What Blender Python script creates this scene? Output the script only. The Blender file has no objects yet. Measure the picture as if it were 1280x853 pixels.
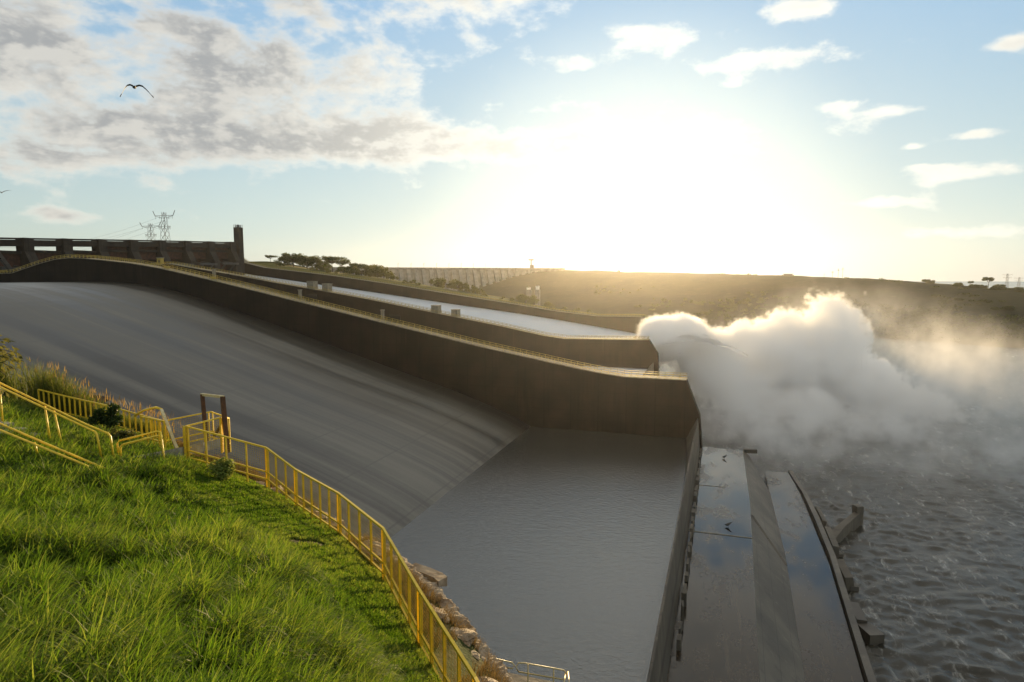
import bpy, math, random
import numpy as np
from mathutils import Vector, Matrix
random.seed(7); rng = np.random.default_rng(11)
SC = bpy.context.scene; COL = SC.collection
rad = math.radians

# ------------------------------------------------------------------ camera, sky, sun, exposure
EYE = 50.0; FPX = 800.0; YAW = rad(17.9); PITCH = math.atan(81.5/800)
cd = bpy.data.cameras.new('camera'); cam = bpy.data.objects.new('camera', cd); COL.objects.link(cam)
cd.sensor_width = 36.0; cd.lens = 36.0*FPX/1280.0; cd.clip_start = 0.2; cd.clip_end = 20000
cam.location = (0, 0, EYE); cam.rotation_euler = (math.pi/2 - PITCH, 0, YAW)
SC.camera = cam
_R = np.array([math.cos(YAW), math.sin(YAW), 0.0])
_F = np.array([-math.sin(YAW)*math.cos(PITCH), math.cos(YAW)*math.cos(PITCH), -math.sin(PITCH)])
_U = np.cross(_R, _F); _C = np.array([0, 0, EYE])
def ray(x, y): return _F + _R*(x-640)/FPX + _U*(426.5-y)/FPX
def at_d(x, y, D): return _C + ray(x, y)*D            # a point seen at (x, y) standing D metres ahead
def at_z(x, y, z): d = ray(x, y); return _C + d*(z-EYE)/d[2]
def at_y(x, y, Y): d = ray(x, y); return _C + d*Y/d[1]

SUN_EL = rad(2.7); SUN_AZ = rad(-7.0)                  # azimuth from +Y towards +X
EXPOSURE = 1.3
SC.view_settings.view_transform = 'Standard'; SC.view_settings.look = 'None'
SC.view_settings.exposure = EXPOSURE; SC.view_settings.gamma = 1.0; SC.view_settings.use_curve_mapping = False
SC.render.engine = 'CYCLES'
SC.cycles.use_denoising = True
SC.cycles.max_bounces = 24; SC.cycles.diffuse_bounces = 3; SC.cycles.glossy_bounces = 4
SC.cycles.transmission_bounces = 4; SC.cycles.volume_bounces = 22; SC.cycles.transparent_max_bounces = 12
SC.cycles.sample_clamp_indirect = 10.0; SC.cycles.caustics_reflective = False; SC.cycles.caustics_refractive = False

class V:
    """A socket with arithmetic: builds Math nodes in the tree it belongs to."""
    def __init__(s, t, sock): s.t = t; s.s = sock
    def op(s, o, b=None, c=None, clamp=False):
        n = s.t.nodes.new('ShaderNodeMath'); n.operation = o; n.use_clamp = clamp
        for i, v in enumerate((s, b, c)):
            if v is None: continue
            if isinstance(v, V): s.t.links.new(v.s, n.inputs[i])
            else: n.inputs[i].default_value = float(v)
        return V(s.t, n.outputs[0])
    def __add__(s, b): return s.op('ADD', b)
    __radd__ = __add__
    def __mul__(s, b): return s.op('MULTIPLY', b)
    __rmul__ = __mul__
    def __sub__(s, b): return s.op('SUBTRACT', b)
    def __rsub__(s, b): return (s*-1.0) + b
    def __truediv__(s, b): return s.op('DIVIDE', b)
    def max(s, b): return s.op('MAXIMUM', b)
    def min(s, b): return s.op('MINIMUM', b)
    def step(s, a, b, lo=0.0, hi=1.0, kind='SMOOTHSTEP'):
        n = s.t.nodes.new('ShaderNodeMapRange'); n.interpolation_type = kind
        s.t.links.new(s.s, n.inputs['Value'])
        n.inputs['From Min'].default_value = a; n.inputs['From Max'].default_value = b
        n.inputs['To Min'].default_value = lo; n.inputs['To Max'].default_value = hi
        return V(s.t, n.outputs[0])
def link(t, a, b): t.links.new(a.s if isinstance(a, V) else a, b)
def combine(t, x, y, z):
    n = t.nodes.new('ShaderNodeCombineXYZ')
    for i, v in enumerate((x, y, z)):
        if isinstance(v, V): t.links.new(v.s, n.inputs[i])
        else: n.inputs[i].default_value = v
    return V(t, n.outputs[0])
def separate(t, v):
    n = t.nodes.new('ShaderNodeSeparateXYZ'); link(t, v, n.inputs[0])
    return [V(t, o) for o in n.outputs]
def noise(t, vec, scale, detail=4, rough=0.55, dist=0.0):
    n = t.nodes.new('ShaderNodeTexNoise'); link(t, vec, n.inputs['Vector'])
    n.inputs['Scale'].default_value = scale; n.inputs['Detail'].default_value = detail
    n.inputs['Roughness'].default_value = rough; n.inputs['Distortion'].default_value = dist
    return V(t, n.outputs['Fac'] if 'Fac' in n.outputs else n.outputs[0])
def mixc(t, f, a, b):
    n = t.nodes.new('ShaderNodeMix'); n.data_type = 'RGBA'; n.clamp_factor = True
    if isinstance(f, V): t.links.new(f.s, n.inputs[0])
    else: n.inputs[0].default_value = f
    for i, v in ((6, a), (7, b)):
        if isinstance(v, V): t.links.new(v.s, n.inputs[i])
        else: n.inputs[i].default_value = (*v, 1.0)
    return V(t, n.outputs[2])
def scaled(t, v, s):
    n = t.nodes.new('ShaderNodeVectorMath'); n.operation = 'MULTIPLY'; link(t, v, n.inputs[0])
    n.inputs[1].default_value = s if hasattr(s, '__len__') else (s, s, s)
    return V(t, n.outputs[0])
def addv(t, a, b):
    n = t.nodes.new('ShaderNodeVectorMath'); n.operation = 'ADD'; link(t, a, n.inputs[0]); link(t, b, n.inputs[1])
    return V(t, n.outputs[0])

def mulv(t, a, b):
    n = t.nodes.new('ShaderNodeVectorMath'); n.operation = 'MULTIPLY'; link(t, a, n.inputs[0]); link(t, b, n.inputs[1])
    return V(t, n.outputs[0])

W = bpy.data.worlds.new('World'); SC.world = W; W.use_nodes = True
wt = W.node_tree; wt.nodes.clear()
sky = wt.nodes.new('ShaderNodeTexSky'); sky.sky_type = 'NISHITA'; sky.sun_disc = False
sky.sun_elevation = SUN_EL; sky.sun_rotation = SUN_AZ; sky.altitude = 200; sky.air_density = 1.0; sky.dust_density = 0.6; sky.ozone_density = 2.0
tc = wt.nodes.new('ShaderNodeTexCoord'); gd = V(wt, tc.outputs['Generated'])
dx, dy, dz = separate(wt, gd)
az = dx.op('ARCTAN2', dy) * (180/math.pi)
el = dz.op('ARCSINE') * (180/math.pi)
def azel(px, py):
    d = ray(px, py); d = d/np.linalg.norm(d)
    return math.degrees(math.atan2(d[0], d[1])), math.degrees(math.asin(d[2]))
# cloud cover: where the cumulus banks stand in the sky (bearing, height, half-width, half-height in degrees, amount)
BANKS = []
for px, py, rx, ry, amp in [
    (60, 60, 240, 150, .205), (300, 130, 260, 95, .20), (80, 190, 210, 42, .20), (420, 185, 220, 36, .18), (620, 180, 290, 28, .27), (790, 190, 130, 20, .28), (700, 130, 160, 16, .14), (200, 10, 200, 60, .1),
    (470, 100, 110, 40, .17), (330, 40, 120, 60, .14), (560, 30, 120, 40, .26), (840, 45, 120, 24, .31), (980, 72, 130, 18, .34), (720, 80, 60, 16, .27),
    (1010, 10, 60, 16, .25), (1265, 55, 35, 12, .34), (1130, 138, 65, 12, .34), (1220, 168, 55, 9, .34), (920, 105, 50, 10, .26),
    (1205, 217, 85, 15, .36), (1040, 132, 40, 10, .24), (1210, 290, 150, 13, .27), (1150, 208, 40, 7, .25), (1060, 255, 130, 10, .22), (1145, 184, 25, 6, .25),
    (95, 270, 85, 13, .28), (860, 160, 120, 18, .16), (200, -200, 500, 110, .2), (900, -260, 300, 70, .15)]:
    a0, e0 = azel(px, py); a1, _ = azel(px+rx*.5, py); a2, _ = azel(px-rx*.5, py); _, e1 = azel(px, py-ry)
    BANKS.append((a0, e0, abs(a1-a2), abs(e1-e0), amp))
cover = None
for a0, e0, ra, re, amp in BANKS:
    q = ((az-a0)*(1/ra)).op('POWER', 2.0) + ((el-e0)*(1/re)).op('POWER', 2.0)
    g = q.op('MULTIPLY', -1.0).op('EXPONENT') * amp
    cover = g if cover is None else cover + g
cover = cover + el.step(19.5, 29.0)*0.50                              # the sky overhead is mostly clouded
den = dz.max(0.0) + 0.16
cp = combine(wt, az*.058, el*.105, 0.0)
n1 = noise(wt, cp, 2.7, 11, .60, .1)
n2 = noise(wt, addv(wt, cp, combine(wt, 0.035, -0.05, 0.0)), 2.7, 5, .60, .1)   # the same field a step towards the sun
dens = (n1 + cover - 0.66)
alpha = dens.step(-0.01, 0.20)
thick = dens.step(0.03, 0.25) * az.step(-38.0, -4.0, 1.0, 0.30)      # towards the sun thin cloud glows through
lit = (n1 - n2).step(-0.05, 0.09)
sd = Vector((math.sin(SUN_AZ)*math.cos(SUN_EL), math.cos(SUN_AZ)*math.cos(SUN_EL), math.sin(SUN_EL)))
dot = wt.nodes.new('ShaderNodeVectorMath'); dot.operation = 'DOT_PRODUCT'; link(wt, gd, dot.inputs[0]); dot.inputs[1].default_value = sd
ca = V(wt, dot.outputs['Value'])
near = ca.step(0.80, 1.0)
SKYGAIN = 1.0
c_edge = mixc(wt, near, (4.6, 4.4, 3.9), (6.2, 6.0, 5.3))
c_core = mixc(wt, near, (1.95, 1.98, 1.96), (3.3, 3.2, 2.85))
over = el.step(20.0, 36.0, 1.0, 0.30); c_core = mulv(wt, c_core, combine(wt, over, over, over))   # thick cloud overhead is dim from below
ccol = mixc(wt, (thick*(1.0-lit*0.5)), c_edge, c_core)
nb = wt.nodes.new('ShaderNodeRGBToBW'); wt.links.new(sky.outputs[0], nb.inputs[0]); lum = V(wt, nb.outputs[0])
pale = combine(wt, lum*1.16, lum*1.30, lum*1.32)      # thin veil of moist air over the whole sky
blue = V(wt, sky.outputs[0]); blue = scaled(wt, blue, (1.08, 1.56, 1.90))
veil = el.step(2.0, 30.0, 0.80, 0.34)
clear = mixc(wt, veil, blue, pale)
glow = ca.step(0.935, 1.0)
clear = addv(wt, clear, combine(wt, glow*1.3, glow*1.2, glow*.85))   # the bright aureole round the low sun
soft = (lum*0.60 + 1.0); soft = V(wt, soft.s).op('POWER', -1.0)*2.45      # moist air flattens the glare round the sun
clear = mulv(wt, clear, combine(wt, soft, soft, soft))
scol = mixc(wt, alpha*0.94, clear, ccol)
bg = wt.nodes.new('ShaderNodeBackground'); link(wt, scol, bg.inputs[0]); bg.inputs[1].default_value = 0.085
wo = wt.nodes.new('ShaderNodeOutputWorld'); wt.links.new(bg.outputs[0], wo.inputs['Surface'])

sl = bpy.data.lights.new('sun', 'SUN'); sl.energy = 5.0; sl.angle = rad(0.5); sl.color = (1.0, 0.72, 0.38)
so = bpy.data.objects.new('sun', sl); COL.objects.link(so); so.rotation_euler = sd.to_track_quat('Z', 'Y').to_euler(); so.location = (0, 0, 200)

# ------------------------------------------------------------------ helpers for objects and materials
def material(name, base=(.3, .3, .3), rough=.8, spec=None, metal=0.0):
    m = bpy.data.materials.new(name); m.use_nodes = True
    b = m.node_tree.nodes['Principled BSDF']
    b.inputs['Base Color'].default_value = (*base, 1); b.inputs['Roughness'].default_value = rough; b.inputs['Metallic'].default_value = metal
    if spec is not None: b.inputs['Specular IOR Level'].default_value = spec
    return m, m.node_tree, b
def objcoord(t):
    n = t.nodes.new('ShaderNodeNewGeometry'); return V(t, n.outputs['Position'])
def bump(t, b, h, strength=.5, dist=.1):
    n = t.nodes.new('ShaderNodeBump'); n.inputs['Strength'].default_value = strength; n.inputs['Distance'].default_value = dist
    link(t, h, n.inputs['Height']); t.links.new(n.outputs[0], b.inputs['Normal']); return n
def speckled(name, a, b_, scale, rough=.85, stretch=(1, 1, 1), detail=6, bumpk=.4, bdist=.05, lo=.35, hi=.65, spec=.3):
    m, t, b = material(name, a, rough, spec)
    p = scaled(t, objcoord(t), stretch); n = noise(t, p, scale, detail, .6)
    link(t, mixc(t, n.step(lo, hi), a, b_), b.inputs['Base Color']); bump(t, b, n, bumpk, bdist); return m

class MB:
    """Collects boxes, tubes and faces, then links them as ONE mesh object."""
    def __init__(s): s.v = []; s.f = []
    def add(s, vs, fs):
        o = len(s.v); s.v += [tuple(map(float, p)) for p in vs]; s.f += [tuple(o+i for i in f) for f in fs]
    def box(s, c, size, rz=0.0, tilt=None):
        hx, hy, hz = (q/2 for q in size); ca_, sa_ = math.cos(rz), math.sin(rz); pts = []
        for sz in (-1, 1):
            for sx, sy in ((-1, -1), (1, -1), (1, 1), (-1, 1)):
                p = Vector((sx*hx, sy*hy, sz*hz))
                if tilt is not None: p = tilt @ p
                pts.append((c[0]+p.x*ca_-p.y*sa_, c[1]+p.x*sa_+p.y*ca_, c[2]+p.z))
        s.add(pts, [(3, 2, 1, 0), (4, 5, 6, 7), (0, 1, 5, 4), (1, 2, 6, 5), (2, 3, 7, 6), (3, 0, 4, 7)])
    def bar(s, a, b, w, h=None, up=(0, 0, 1)):
        a = Vector(a); b = Vector(b); h = h or w; d = (b-a).normalized(); u = Vector(up)
        sd_ = d.cross(u)
        if sd_.length < 1e-4: sd_ = d.cross(Vector((1, 0, 0)))
        sd_.normalize(); u = sd_.cross(d).normalized(); pts = []
        for p in (a, b):
            for x, y in ((-1, -1), (1, -1), (1, 1), (-1, 1)): pts.append(p + sd_*(x*w/2) + u*(y*h/2))
        s.add(pts, [(3, 2, 1, 0), (4, 5, 6, 7), (0, 1, 5, 4), (1, 2, 6, 5), (2, 3, 7, 6), (3, 0, 4, 7)])
    def tube(s, pts, r, n=8, r1=None, cap=True):
        pts = [Vector(p) for p in pts]; rings = []; r1 = r if r1 is None else r1
        for i, p in enumerate(pts):
            d = (pts[min(i+1, len(pts)-1)] - pts[max(i-1, 0)]).normalized()
            u = d.cross(Vector((0, 0, 1)));
            if u.length < 1e-3: u = d.cross(Vector((1, 0, 0)))
            u.normalize(); w = u.cross(d); rr = r + (r1-r)*i/max(1, len(pts)-1)
            rings.append([p + (u*math.cos(2*math.pi*k/n) + w*math.sin(2*math.pi*k/n))*rr for k in range(n)])
        vs = [q for g in rings for q in g]; fs = []
        for i in range(len(rings)-1):
            for k in range(n): fs.append((i*n+k, i*n+(k+1) % n, (i+1)*n+(k+1) % n, (i+1)*n+k))
        if cap: fs += [tuple(range(n-1, -1, -1)), tuple((len(rings)-1)*n+k for k in range(n))]
        s.add(vs, fs)
    def strip(s, rows, closed=False):
        """rows: list of equal-length point lists -> quad sheet."""
        n = len(rows[0]); vs = [p for r in rows for p in r]; fs = []
        for i in range(len(rows)-1):
            for k in range(n if closed else n-1): fs.append((i*n+k, i*n+(k+1) % n, (i+1)*n+(k+1) % n, (i+1)*n+k))
        s.add(vs, fs); return n, len(rows)
    def solid(s, rows):
        """rows of closed cross-sections -> capped solid."""
        o = len(s.v); s.strip(rows, True); n = len(rows[0]); k = o+(len(rows)-1)*n
        s.f += [tuple(o+i for i in range(n-1, -1, -1)), tuple(k+i for i in range(n))]
    def build(s, name, mat, parent=None, smooth=False):
        me = bpy.data.meshes.new(name); me.from_pydata(s.v, [], s.f); me.update()
        if mat: me.materials.append(mat)
        if smooth: me.polygons.foreach_set('use_smooth', [True]*len(me.polygons))
        o = bpy.data.objects.new(name, me); COL.objects.link(o)
        if parent is not None:
            o.parent = parent; q = parent
            off = Vector((0, 0, 0))
            while q is not None: off += q.location; q = q.parent
            o.location = -off
        return o
def fast_mesh(name, co, quads, mat, parent=None, smooth=True, tris=None):
    me = bpy.data.meshes.new(name); co = np.asarray(co, np.float32); q = np.asarray(quads, np.int32); k = q.shape[1]
    me.vertices.add(len(co)); me.vertices.foreach_set('co', co.ravel())
    me.loops.add(q.size); me.loops.foreach_set('vertex_index', q.ravel())
    me.polygons.add(len(q)); me.polygons.foreach_set('loop_start', np.arange(0, q.size, k, dtype=np.int32)); me.polygons.foreach_set('loop_total', np.full(len(q), k, np.int32))
    if smooth: me.polygons.foreach_set('use_smooth', np.ones(len(q), bool))
    me.update(calc_edges=True); me.validate()
    if mat: me.materials.append(mat)
    o = bpy.data.objects.new(name, me); COL.objects.link(o)
    if parent is not None: o.parent = parent; o.location = -parent.location
    return o
def tag(o, label=None, cat=None, group=None, kind=None):
    for k, v in (('label', label), ('category', cat), ('group', group), ('kind', kind)):
        if v: o[k] = v
    return o
def thing(name, loc, label, cat, group=None):
    o = bpy.data.objects.new(name, None); o.empty_display_size = .5; COL.objects.link(o); o.location = tuple(map(float, loc)); return tag(o, label, cat, group)
def copy_tree(o, parent=None):
    c = o.copy(); COL.objects.link(c)
    if parent is not None: c.parent = parent
    for ch in list(o.children): copy_tree(ch, c)
    return c
# smooth value noise for shaping meshes
_perm = rng.random((64, 64, 64)).astype(np.float32)
def vnoise(p):
    p = np.asarray(p, np.float64); i = np.floor(p).astype(int); f = p-i; f = f*f*(3-2*f); out = 0
    for a in (0, 1):
        for b in (0, 1):
            for c in (0, 1):
                w = (f[..., 0] if a else 1-f[..., 0])*(f[..., 1] if b else 1-f[..., 1])*(f[..., 2] if c else 1-f[..., 2])
                out = out + w*_perm[(i[..., 0]+a) % 64, (i[..., 1]+b) % 64, (i[..., 2]+c) % 64]
    return out*2-1
def fbm(p, octaves=4, gain=.5, lac=2.03):
    p = np.asarray(p, np.float64); s = 0; a = 1.0
    for k in range(octaves): s = s + a*vnoise(p + 17.3*k); p = p*lac; a *= gain
    return s
def catmull(pts, n):
    pts = np.asarray(pts, float); P = np.vstack([2*pts[0]-pts[1], pts, 2*pts[-1]-pts[-2]]); out = []
    for i in range(1, len(P)-2):
        for k in range(n):
            t = k/n; a, b, c, d = P[i-1], P[i], P[i+1], P[i+2]
            out.append(.5*((2*b) + (c-a)*t + (2*a-5*b+4*c-d)*t*t + (3*b-a-3*c+d)*t**3))
    out.append(P[-2]); return np.array(out)

# ------------------------------------------------------------------ materials of the setting
def concrete(name, a, b_, rough=.85, stain=(.06, .05, .04), panel=(6, 3), spec=.25, axis='x'):
    m, t, b = material(name, a, rough, spec); p = objcoord(t); x, y, z = separate(t, p)
    n = noise(t, p, .12, 7, .5); n2 = noise(t, scaled(t, p, (.45, .45, .035)), 1.0, 6, .65)
    col = mixc(t, n.step(.30, .74), a, b_)
    col = mixc(t, n2.step(.50, .72)*.6, col, tuple(v*.4 for v in a))
    n3 = noise(t, addv(t, scaled(t, p, (.6, .6, .03)), combine(t, 9., 4., 2.)), 1.0, 5, .65); col = mixc(t, n3.step(.58, .74)*.5, col, tuple(v*1.9 for v in b_))
    h = (x if axis == 'x' else y)
    jx = (h*(1/panel[0])).op('FRACT').op('SUBTRACT', .5).op('ABSOLUTE').step(.474, .492)
    jz = (z*(1/panel[1])).op('FRACT').op('SUBTRACT', .5).op('ABSOLUTE').step(.470, .490)
    j = jx.max(jz)
    col = mixc(t, j*.55, col, tuple(v*.35 for v in a))
    link(t, col, b.inputs['Base Color']); bump(t, b, n*.5 + noise(t, p, 3.0, 5, .6)*.2 - j*.3, .5, .15); return m
M = {}
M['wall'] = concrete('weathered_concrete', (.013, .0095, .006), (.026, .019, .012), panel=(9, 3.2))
M['walltop'] = speckled('walkway_concrete', (.30, .26, .17), (.20, .17, .11), .8)
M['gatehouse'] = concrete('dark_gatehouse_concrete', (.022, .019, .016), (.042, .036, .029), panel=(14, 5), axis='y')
M['dam'] = concrete('pale_dam_concrete', (.30, .28, .24), (.22, .20, .17), panel=(30, 9))
M['rust'] = speckled('rusty_steel', (.085, .04, .027), (.045, .024, .018), .5)
M['darksteel'] = speckled('dark_steel', (.05, .05, .048), (.08, .07, .06), 1.5, rough=.6)
M['blockc'] = speckled('block_concrete', (.30, .27, .20), (.22, .19, .14), .9)
M['railyellow'] = speckled('dull_yellow_rail_paint', (.50, .38, .08), (.38, .27, .06), 2.0, rough=.55)

def chute_material():
    m, t, b = material('wet_chute_concrete', (.2, .2, .2), .5, .35); p = objcoord(t); x, y, z = separate(t, p)
    s1 = noise(t, combine(t, x*.004, y*.16, 0.0), 1.0, 6, .62, .15)           # long stains that follow the flow
    s2 = noise(t, combine(t, x*.02, y*.55, 3.0), 1.0, 5, .6)
    g = noise(t, p, 1.6, 5, .65); blot = noise(t, p, .02, 3, .5)
    k = (s1*.70 + s2*.30 + (g-.5)*.10 + (blot-.5)*.30).step(.37, .63)
    jy = (y*(1/17.5)).op('FRACT').op('SUBTRACT', .5).op('ABSOLUTE').step(.482, .494); jx = (x*(1/15.0)).op('FRACT').op('SUBTRACT', .5).op('ABSOLUTE').step(.480, .494)
    k = k*(1.0 - jy.max(jx*.6)*.8)                                 # slab joints
    wall_shade = (y + (s1-.5)*16.0).step(186, 198)                         # shade and dark reflection of the dividing wall, painted along its foot
    link(t, mixc(t, wall_shade*.85, mixc(t, k, (.040, .038, .032), (.162, .154, .132)), (.018, .015, .011)), b.inputs['Base Color'])
    link(t, k.step(0, 1, .30, .50), b.inputs['Roughness'])
    bump(t, b, g*.4 + s2*.6, .25, .06); return m
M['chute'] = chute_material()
def water_material(name, col, rough, scales, strength, foam=None, ior=1.33, bd=.35, patch=None):
    m, t, b = material(name, col, rough, .5); b.inputs['IOR'].default_value = ior; p = objcoord(t)
    h = None
    for sc, st, am in scales:
        q = noise(t, scaled(t, p, st), sc, 4, .6, .4)*am; h = q if h is None else h + q
    bump(t, b, h, strength, bd)
    if patch: link(t, noise(t, scaled(t, p, (1, .6, 1)), .035, 4, .6, .8).step(.35, .65, *patch), b.inputs['Roughness'])      # breeze roughens some patches more
    if foam:
        f = noise(t, scaled(t, p, foam[1]), foam[0], 6, .68, .6).step(foam[2], foam[3])*foam[4]
        link(t, mixc(t, f, col, (.70, .70, .66)), b.inputs['Base Color']); link(t, f.step(0, 1, rough, .7), b.inputs['Roughness'])
    return m
M['pool'] = water_material('still_pool_water', (.055, .056, .050), .17, [(1.0, (1, 1, 1), .9), (.22, (1.4, .7, 1), .4), (2.6, (1, 1, 1), .45), (6.5, (1, 1, 1), .22)], .6, ior=2.05, bd=.20)
M['river'] = water_material('rough_river_water', (.030, .029, .022), .2, [(.25, (1, .6, 1), .7), (.7, (1, .7, 1), .6), (2.0, (1, 1, 1), .5)], 1.0, foam=(.45, (1, .40, 1), .52, .76, .42), bd=.16)
M['flow'] = water_material('fast_white_water', (.55, .60, .66), .45, [(.35, (.12, 1, 1), 1.0), (1.5, (.2, 1, 1), .4)], .6, foam=(.4, (.06, 1, 1), .42, .7, .8))
def wet_patchy():
    m, t, b = material('wet_slab_concrete', (.10, .09, .075), .1, .33); p = objcoord(t); x, y, z = separate(t, p)
    n = noise(t, scaled(t, p, (1, .45, 1)), .20, 6, .62); f = noise(t, p, 1.3, 6, .65); st = noise(t, combine(t, x*1.2, y*.05, 0.0), 1.0, 4, .6)
    col = mixc(t, n.step(.35, .65), (.012, .011, .009), (.042, .030, .018)); col = mixc(t, st.step(.55, .7)*.5, col, (.10, .075, .045))
    j = (y*(1/15.8)+.36).op('FRACT').op('SUBTRACT', .5).op('ABSOLUTE').step(.494, .499); col = mixc(t, j*.7, col, (.012, .010, .008))
    link(t, col, b.inputs['Base Color'])
    link(t, (n*.65+f*.35).step(.43, .60, .03, .30), b.inputs['Roughness'])
    bump(t, b, n*.4 + f*.3 - j*.5, .12, .05); return m
M['wetslab'] = wet_patchy()
M['slope'] = concrete('sloping_wet_concrete', (.060, .050, .038), (.13, .112, .085), rough=.5, panel=(50, 2.4), spec=.4)
M['lip'] = concrete('dark_lip_concrete', (.085, .075, .06), (.15, .13, .10), rough=.6, panel=(8, 30), axis='y')

# ------------------------------------------------------------------ river: one sheet out to the horizon, real chop where it is near
def river():
    xs = np.concatenate([np.array([-6000, -2500, -900, -300, -60]), np.arange(14, 215, 0.8), np.array([240, 300, 420, 700, 1500, 3000, 7000])])
    ys = np.concatenate([np.array([-3000, -600, -100]), np.arange(30, 300, 0.8), np.array([320, 360, 440, 600, 900, 1500, 3000, 9000])])
    X, Y = np.meshgrid(xs, ys)
    w = np.clip((X-14)/6, 0, 1)*np.clip((215-X)/40, 0, 1)*np.clip((Y-30)/20, 0, 1)*np.clip((300-Y)/60, 0, 1)
    P3 = np.stack([X, Y, np.zeros_like(X)], -1)
    wx = X + 3.0*fbm(P3*.05, 3)*2; wy = Y + 3.0*fbm(P3*.05+40, 3)*2
    q = np.stack([wx*.17, wy*.30, np.zeros_like(X)], -1)
    z = 0.62*(1-np.abs(fbm(q, 3, .5)))**2 + 0.42*fbm(np.stack([wx*.45, wy*.70, np.zeros_like(X)], -1), 3, .6)
    z = (z-.3)*w*.8*(1+.7*fbm(P3*.022+9, 2))
    co = np.stack([X, Y, -17 + z], -1).reshape(-1, 3); nx = len(xs); i = np.arange(len(ys)-1)[:, None]*nx + np.arange(nx-1)[None]
    q4 = np.stack([i, i+1, i+nx+1, i+nx], -1).reshape(-1, 4)
    return tag(fast_mesh('river', co, q4, M['river']), kind='structure')
river()

# ------------------------------------------------------------------ spillway: three chutes between long dividing walls
Y1, T1 = 201.3, 5.0
Y2, T2 = 318.0, 5.0
Y3, T3 = 475.0, 6.0
YN = 44.0
FLOOR1 = [(-420, 36), (-330, 40.5), (-304, 44), (-286, 46.5), (-270, 47.3), (-243, 47.4), (-230, 47.0), (-217, 45.9), (-202, 43.2), (-186, 39.2), (-150, 29.2), (-113, 18.2), (-85, 10.2), (-66, 3.6), (-58.5, 0.0), (-52, -2.6), (-40, -3.4), (-14, -2.6), (-8.6, -.3)]
FLOOR1 = np.array(FLOOR1, float)
def interp(prof, x): return np.interp(x, [p[0] for p in prof], [p[1] for p in prof])
def slab(prof, ya, yb, thick, name, mat, parent=None, shift=(0, 0), ny=2):
    mb = MB(); rows = []
    for x, z in prof:
        x += shift[0]; z += shift[1]
        rows.append([(x, ya, z-thick), (x, yb, z-thick)] + [(x, yb+(ya-yb)*k/ny, z) for k in range(ny+1)])
    mb.solid(rows); return mb.build(name, mat, parent)
ch = thing('spillway_chute', (-150, 120, 0), 'wide empty grey concrete chute in front, streaked along the flow, ending in a pool', 'spillway chute')
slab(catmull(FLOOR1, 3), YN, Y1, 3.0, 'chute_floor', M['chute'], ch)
# flip bucket: ramp up to the crest, then the face dropping to the apron
mb = MB(); rows = []
for y, xc, xb in ((YN, -6.3, -7.0), (150, -5.43, -6.3), (Y1+.5, -5.0, -8.5)):
    rows.append([(xb, y, -.35), (xc-.25, y, 6.4 if y > 100 else 4.6), (xc+.1, y, 6.5 if y > 100 else 4.7), (xc+.9, y, -4.0), (xc+1.1, y, -20), (xb, y, -20)])
mb.solid(rows); mb.build('flip_lip', M['lip'], ch)
mb = MB()
for k in range(26):                                                     # ragged concrete teeth along the foot of the lip
    y = 92 + k*4.2 + random.uniform(-1, 1); mb.box((-4.0+.011*(y-70)*.1, y, -3.4+random.uniform(-.2, .8)), (random.uniform(.3, .8), random.uniform(1.5, 3.6), random.uniform(1.0, 3.2)), random.uniform(-.1, .1))
mb.build('lip_face_rib', M['lip'], ch)['kind'] = 'stuff'
pool = MB(); NXp, NYp = 2, 2
pool.strip([[(x, y, 0.0) for y in (YN, Y1+.1)] for x in (-58.9, -5.6)]); tag(pool.build('pool_water', M['pool']), kind='structure')

def wall_profile(px, Y): return [(at_y(x, y, Y)[0], at_y(x, y, Y)[2]) for x, y in px]
RAIL_PARTS = []
def dividing_wall(prof, floor, Y, T, label, tip, rail=(True, True), rail_h=1.25, rail_x=None, matw='wall'):
    xs = [p[0] for p in prof]; root = thing('dividing_wall', (xs[-1], Y, 0), label, 'wall')
    mb = MB(); rows = []
    for x, z in prof: rows.append([(x, Y, min(interp(floor, x)-4, z-1)), (x, Y+T, min(interp(floor, x)-4, z-1)), (x, Y+T, z), (x, Y, z)])
    for x, z, zb in tip: rows.append([(x, Y, zb), (x, Y+T, zb), (x, Y+T, z), (x, Y, z)])
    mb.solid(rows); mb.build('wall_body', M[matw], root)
    wk = MB(); top = [(x, z) for x, z in prof]                          # pale walkway slab on the crest
    wk.solid([[(x, Y-.25, z+.003), (x, Y+T+.25, z+.003), (x, Y+T+.25, z+.28), (x, Y-.25, z+.28)] for x, z in top]); wk.build('walkway', M['walltop'], root)
    for side, on in ((0, rail[0]), (1, rail[1])):
        if not on: continue
        y = Y+.05 if side == 0 else Y+T-.05; r = MB(); path = [(x, z+.28) for x, z in top if rail_x is None or rail_x[0] <= x <= rail_x[1]]
        for hh in (rail_h, rail_h*.55):
            for (x0, z0), (x1, z1) in zip(path, path[1:]): r.bar((x0, y, z0+hh), (x1, y, z1+hh), .11, .13)
        x = path[0][0]
        while x < path[-1][0]:
            z = np.interp(x, [p[0] for p in path], [p[1] for p in path]); r.box((x, y, z+rail_h/2), (.12, .12, rail_h)); x += 2.2
        r.build('railing', M['railyellow'], root)
    return root
P1 = wall_profile([(15, 342), (32, 336), (50, 330), (68, 325), (85, 323), (105, 323.6), (130, 326), (165, 330), (200, 336), (265, 351), (330, 367), (400, 384.5), (470, 402), (535, 418), (600, 434), (660, 447.5), (720, 461), (750, 467), (780, 472), (858, 476)], Y1)
P1 = [(-420, 49.5), (-320, 50.5)] + P1
w1 = dividing_wall(P1, FLOOR1, Y1, T1, 'long dark concrete wall along the far side of the empty front chute, yellow railings on top', [(-4.4, 6.8, -20), (-3.4, -4, -20)])
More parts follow.
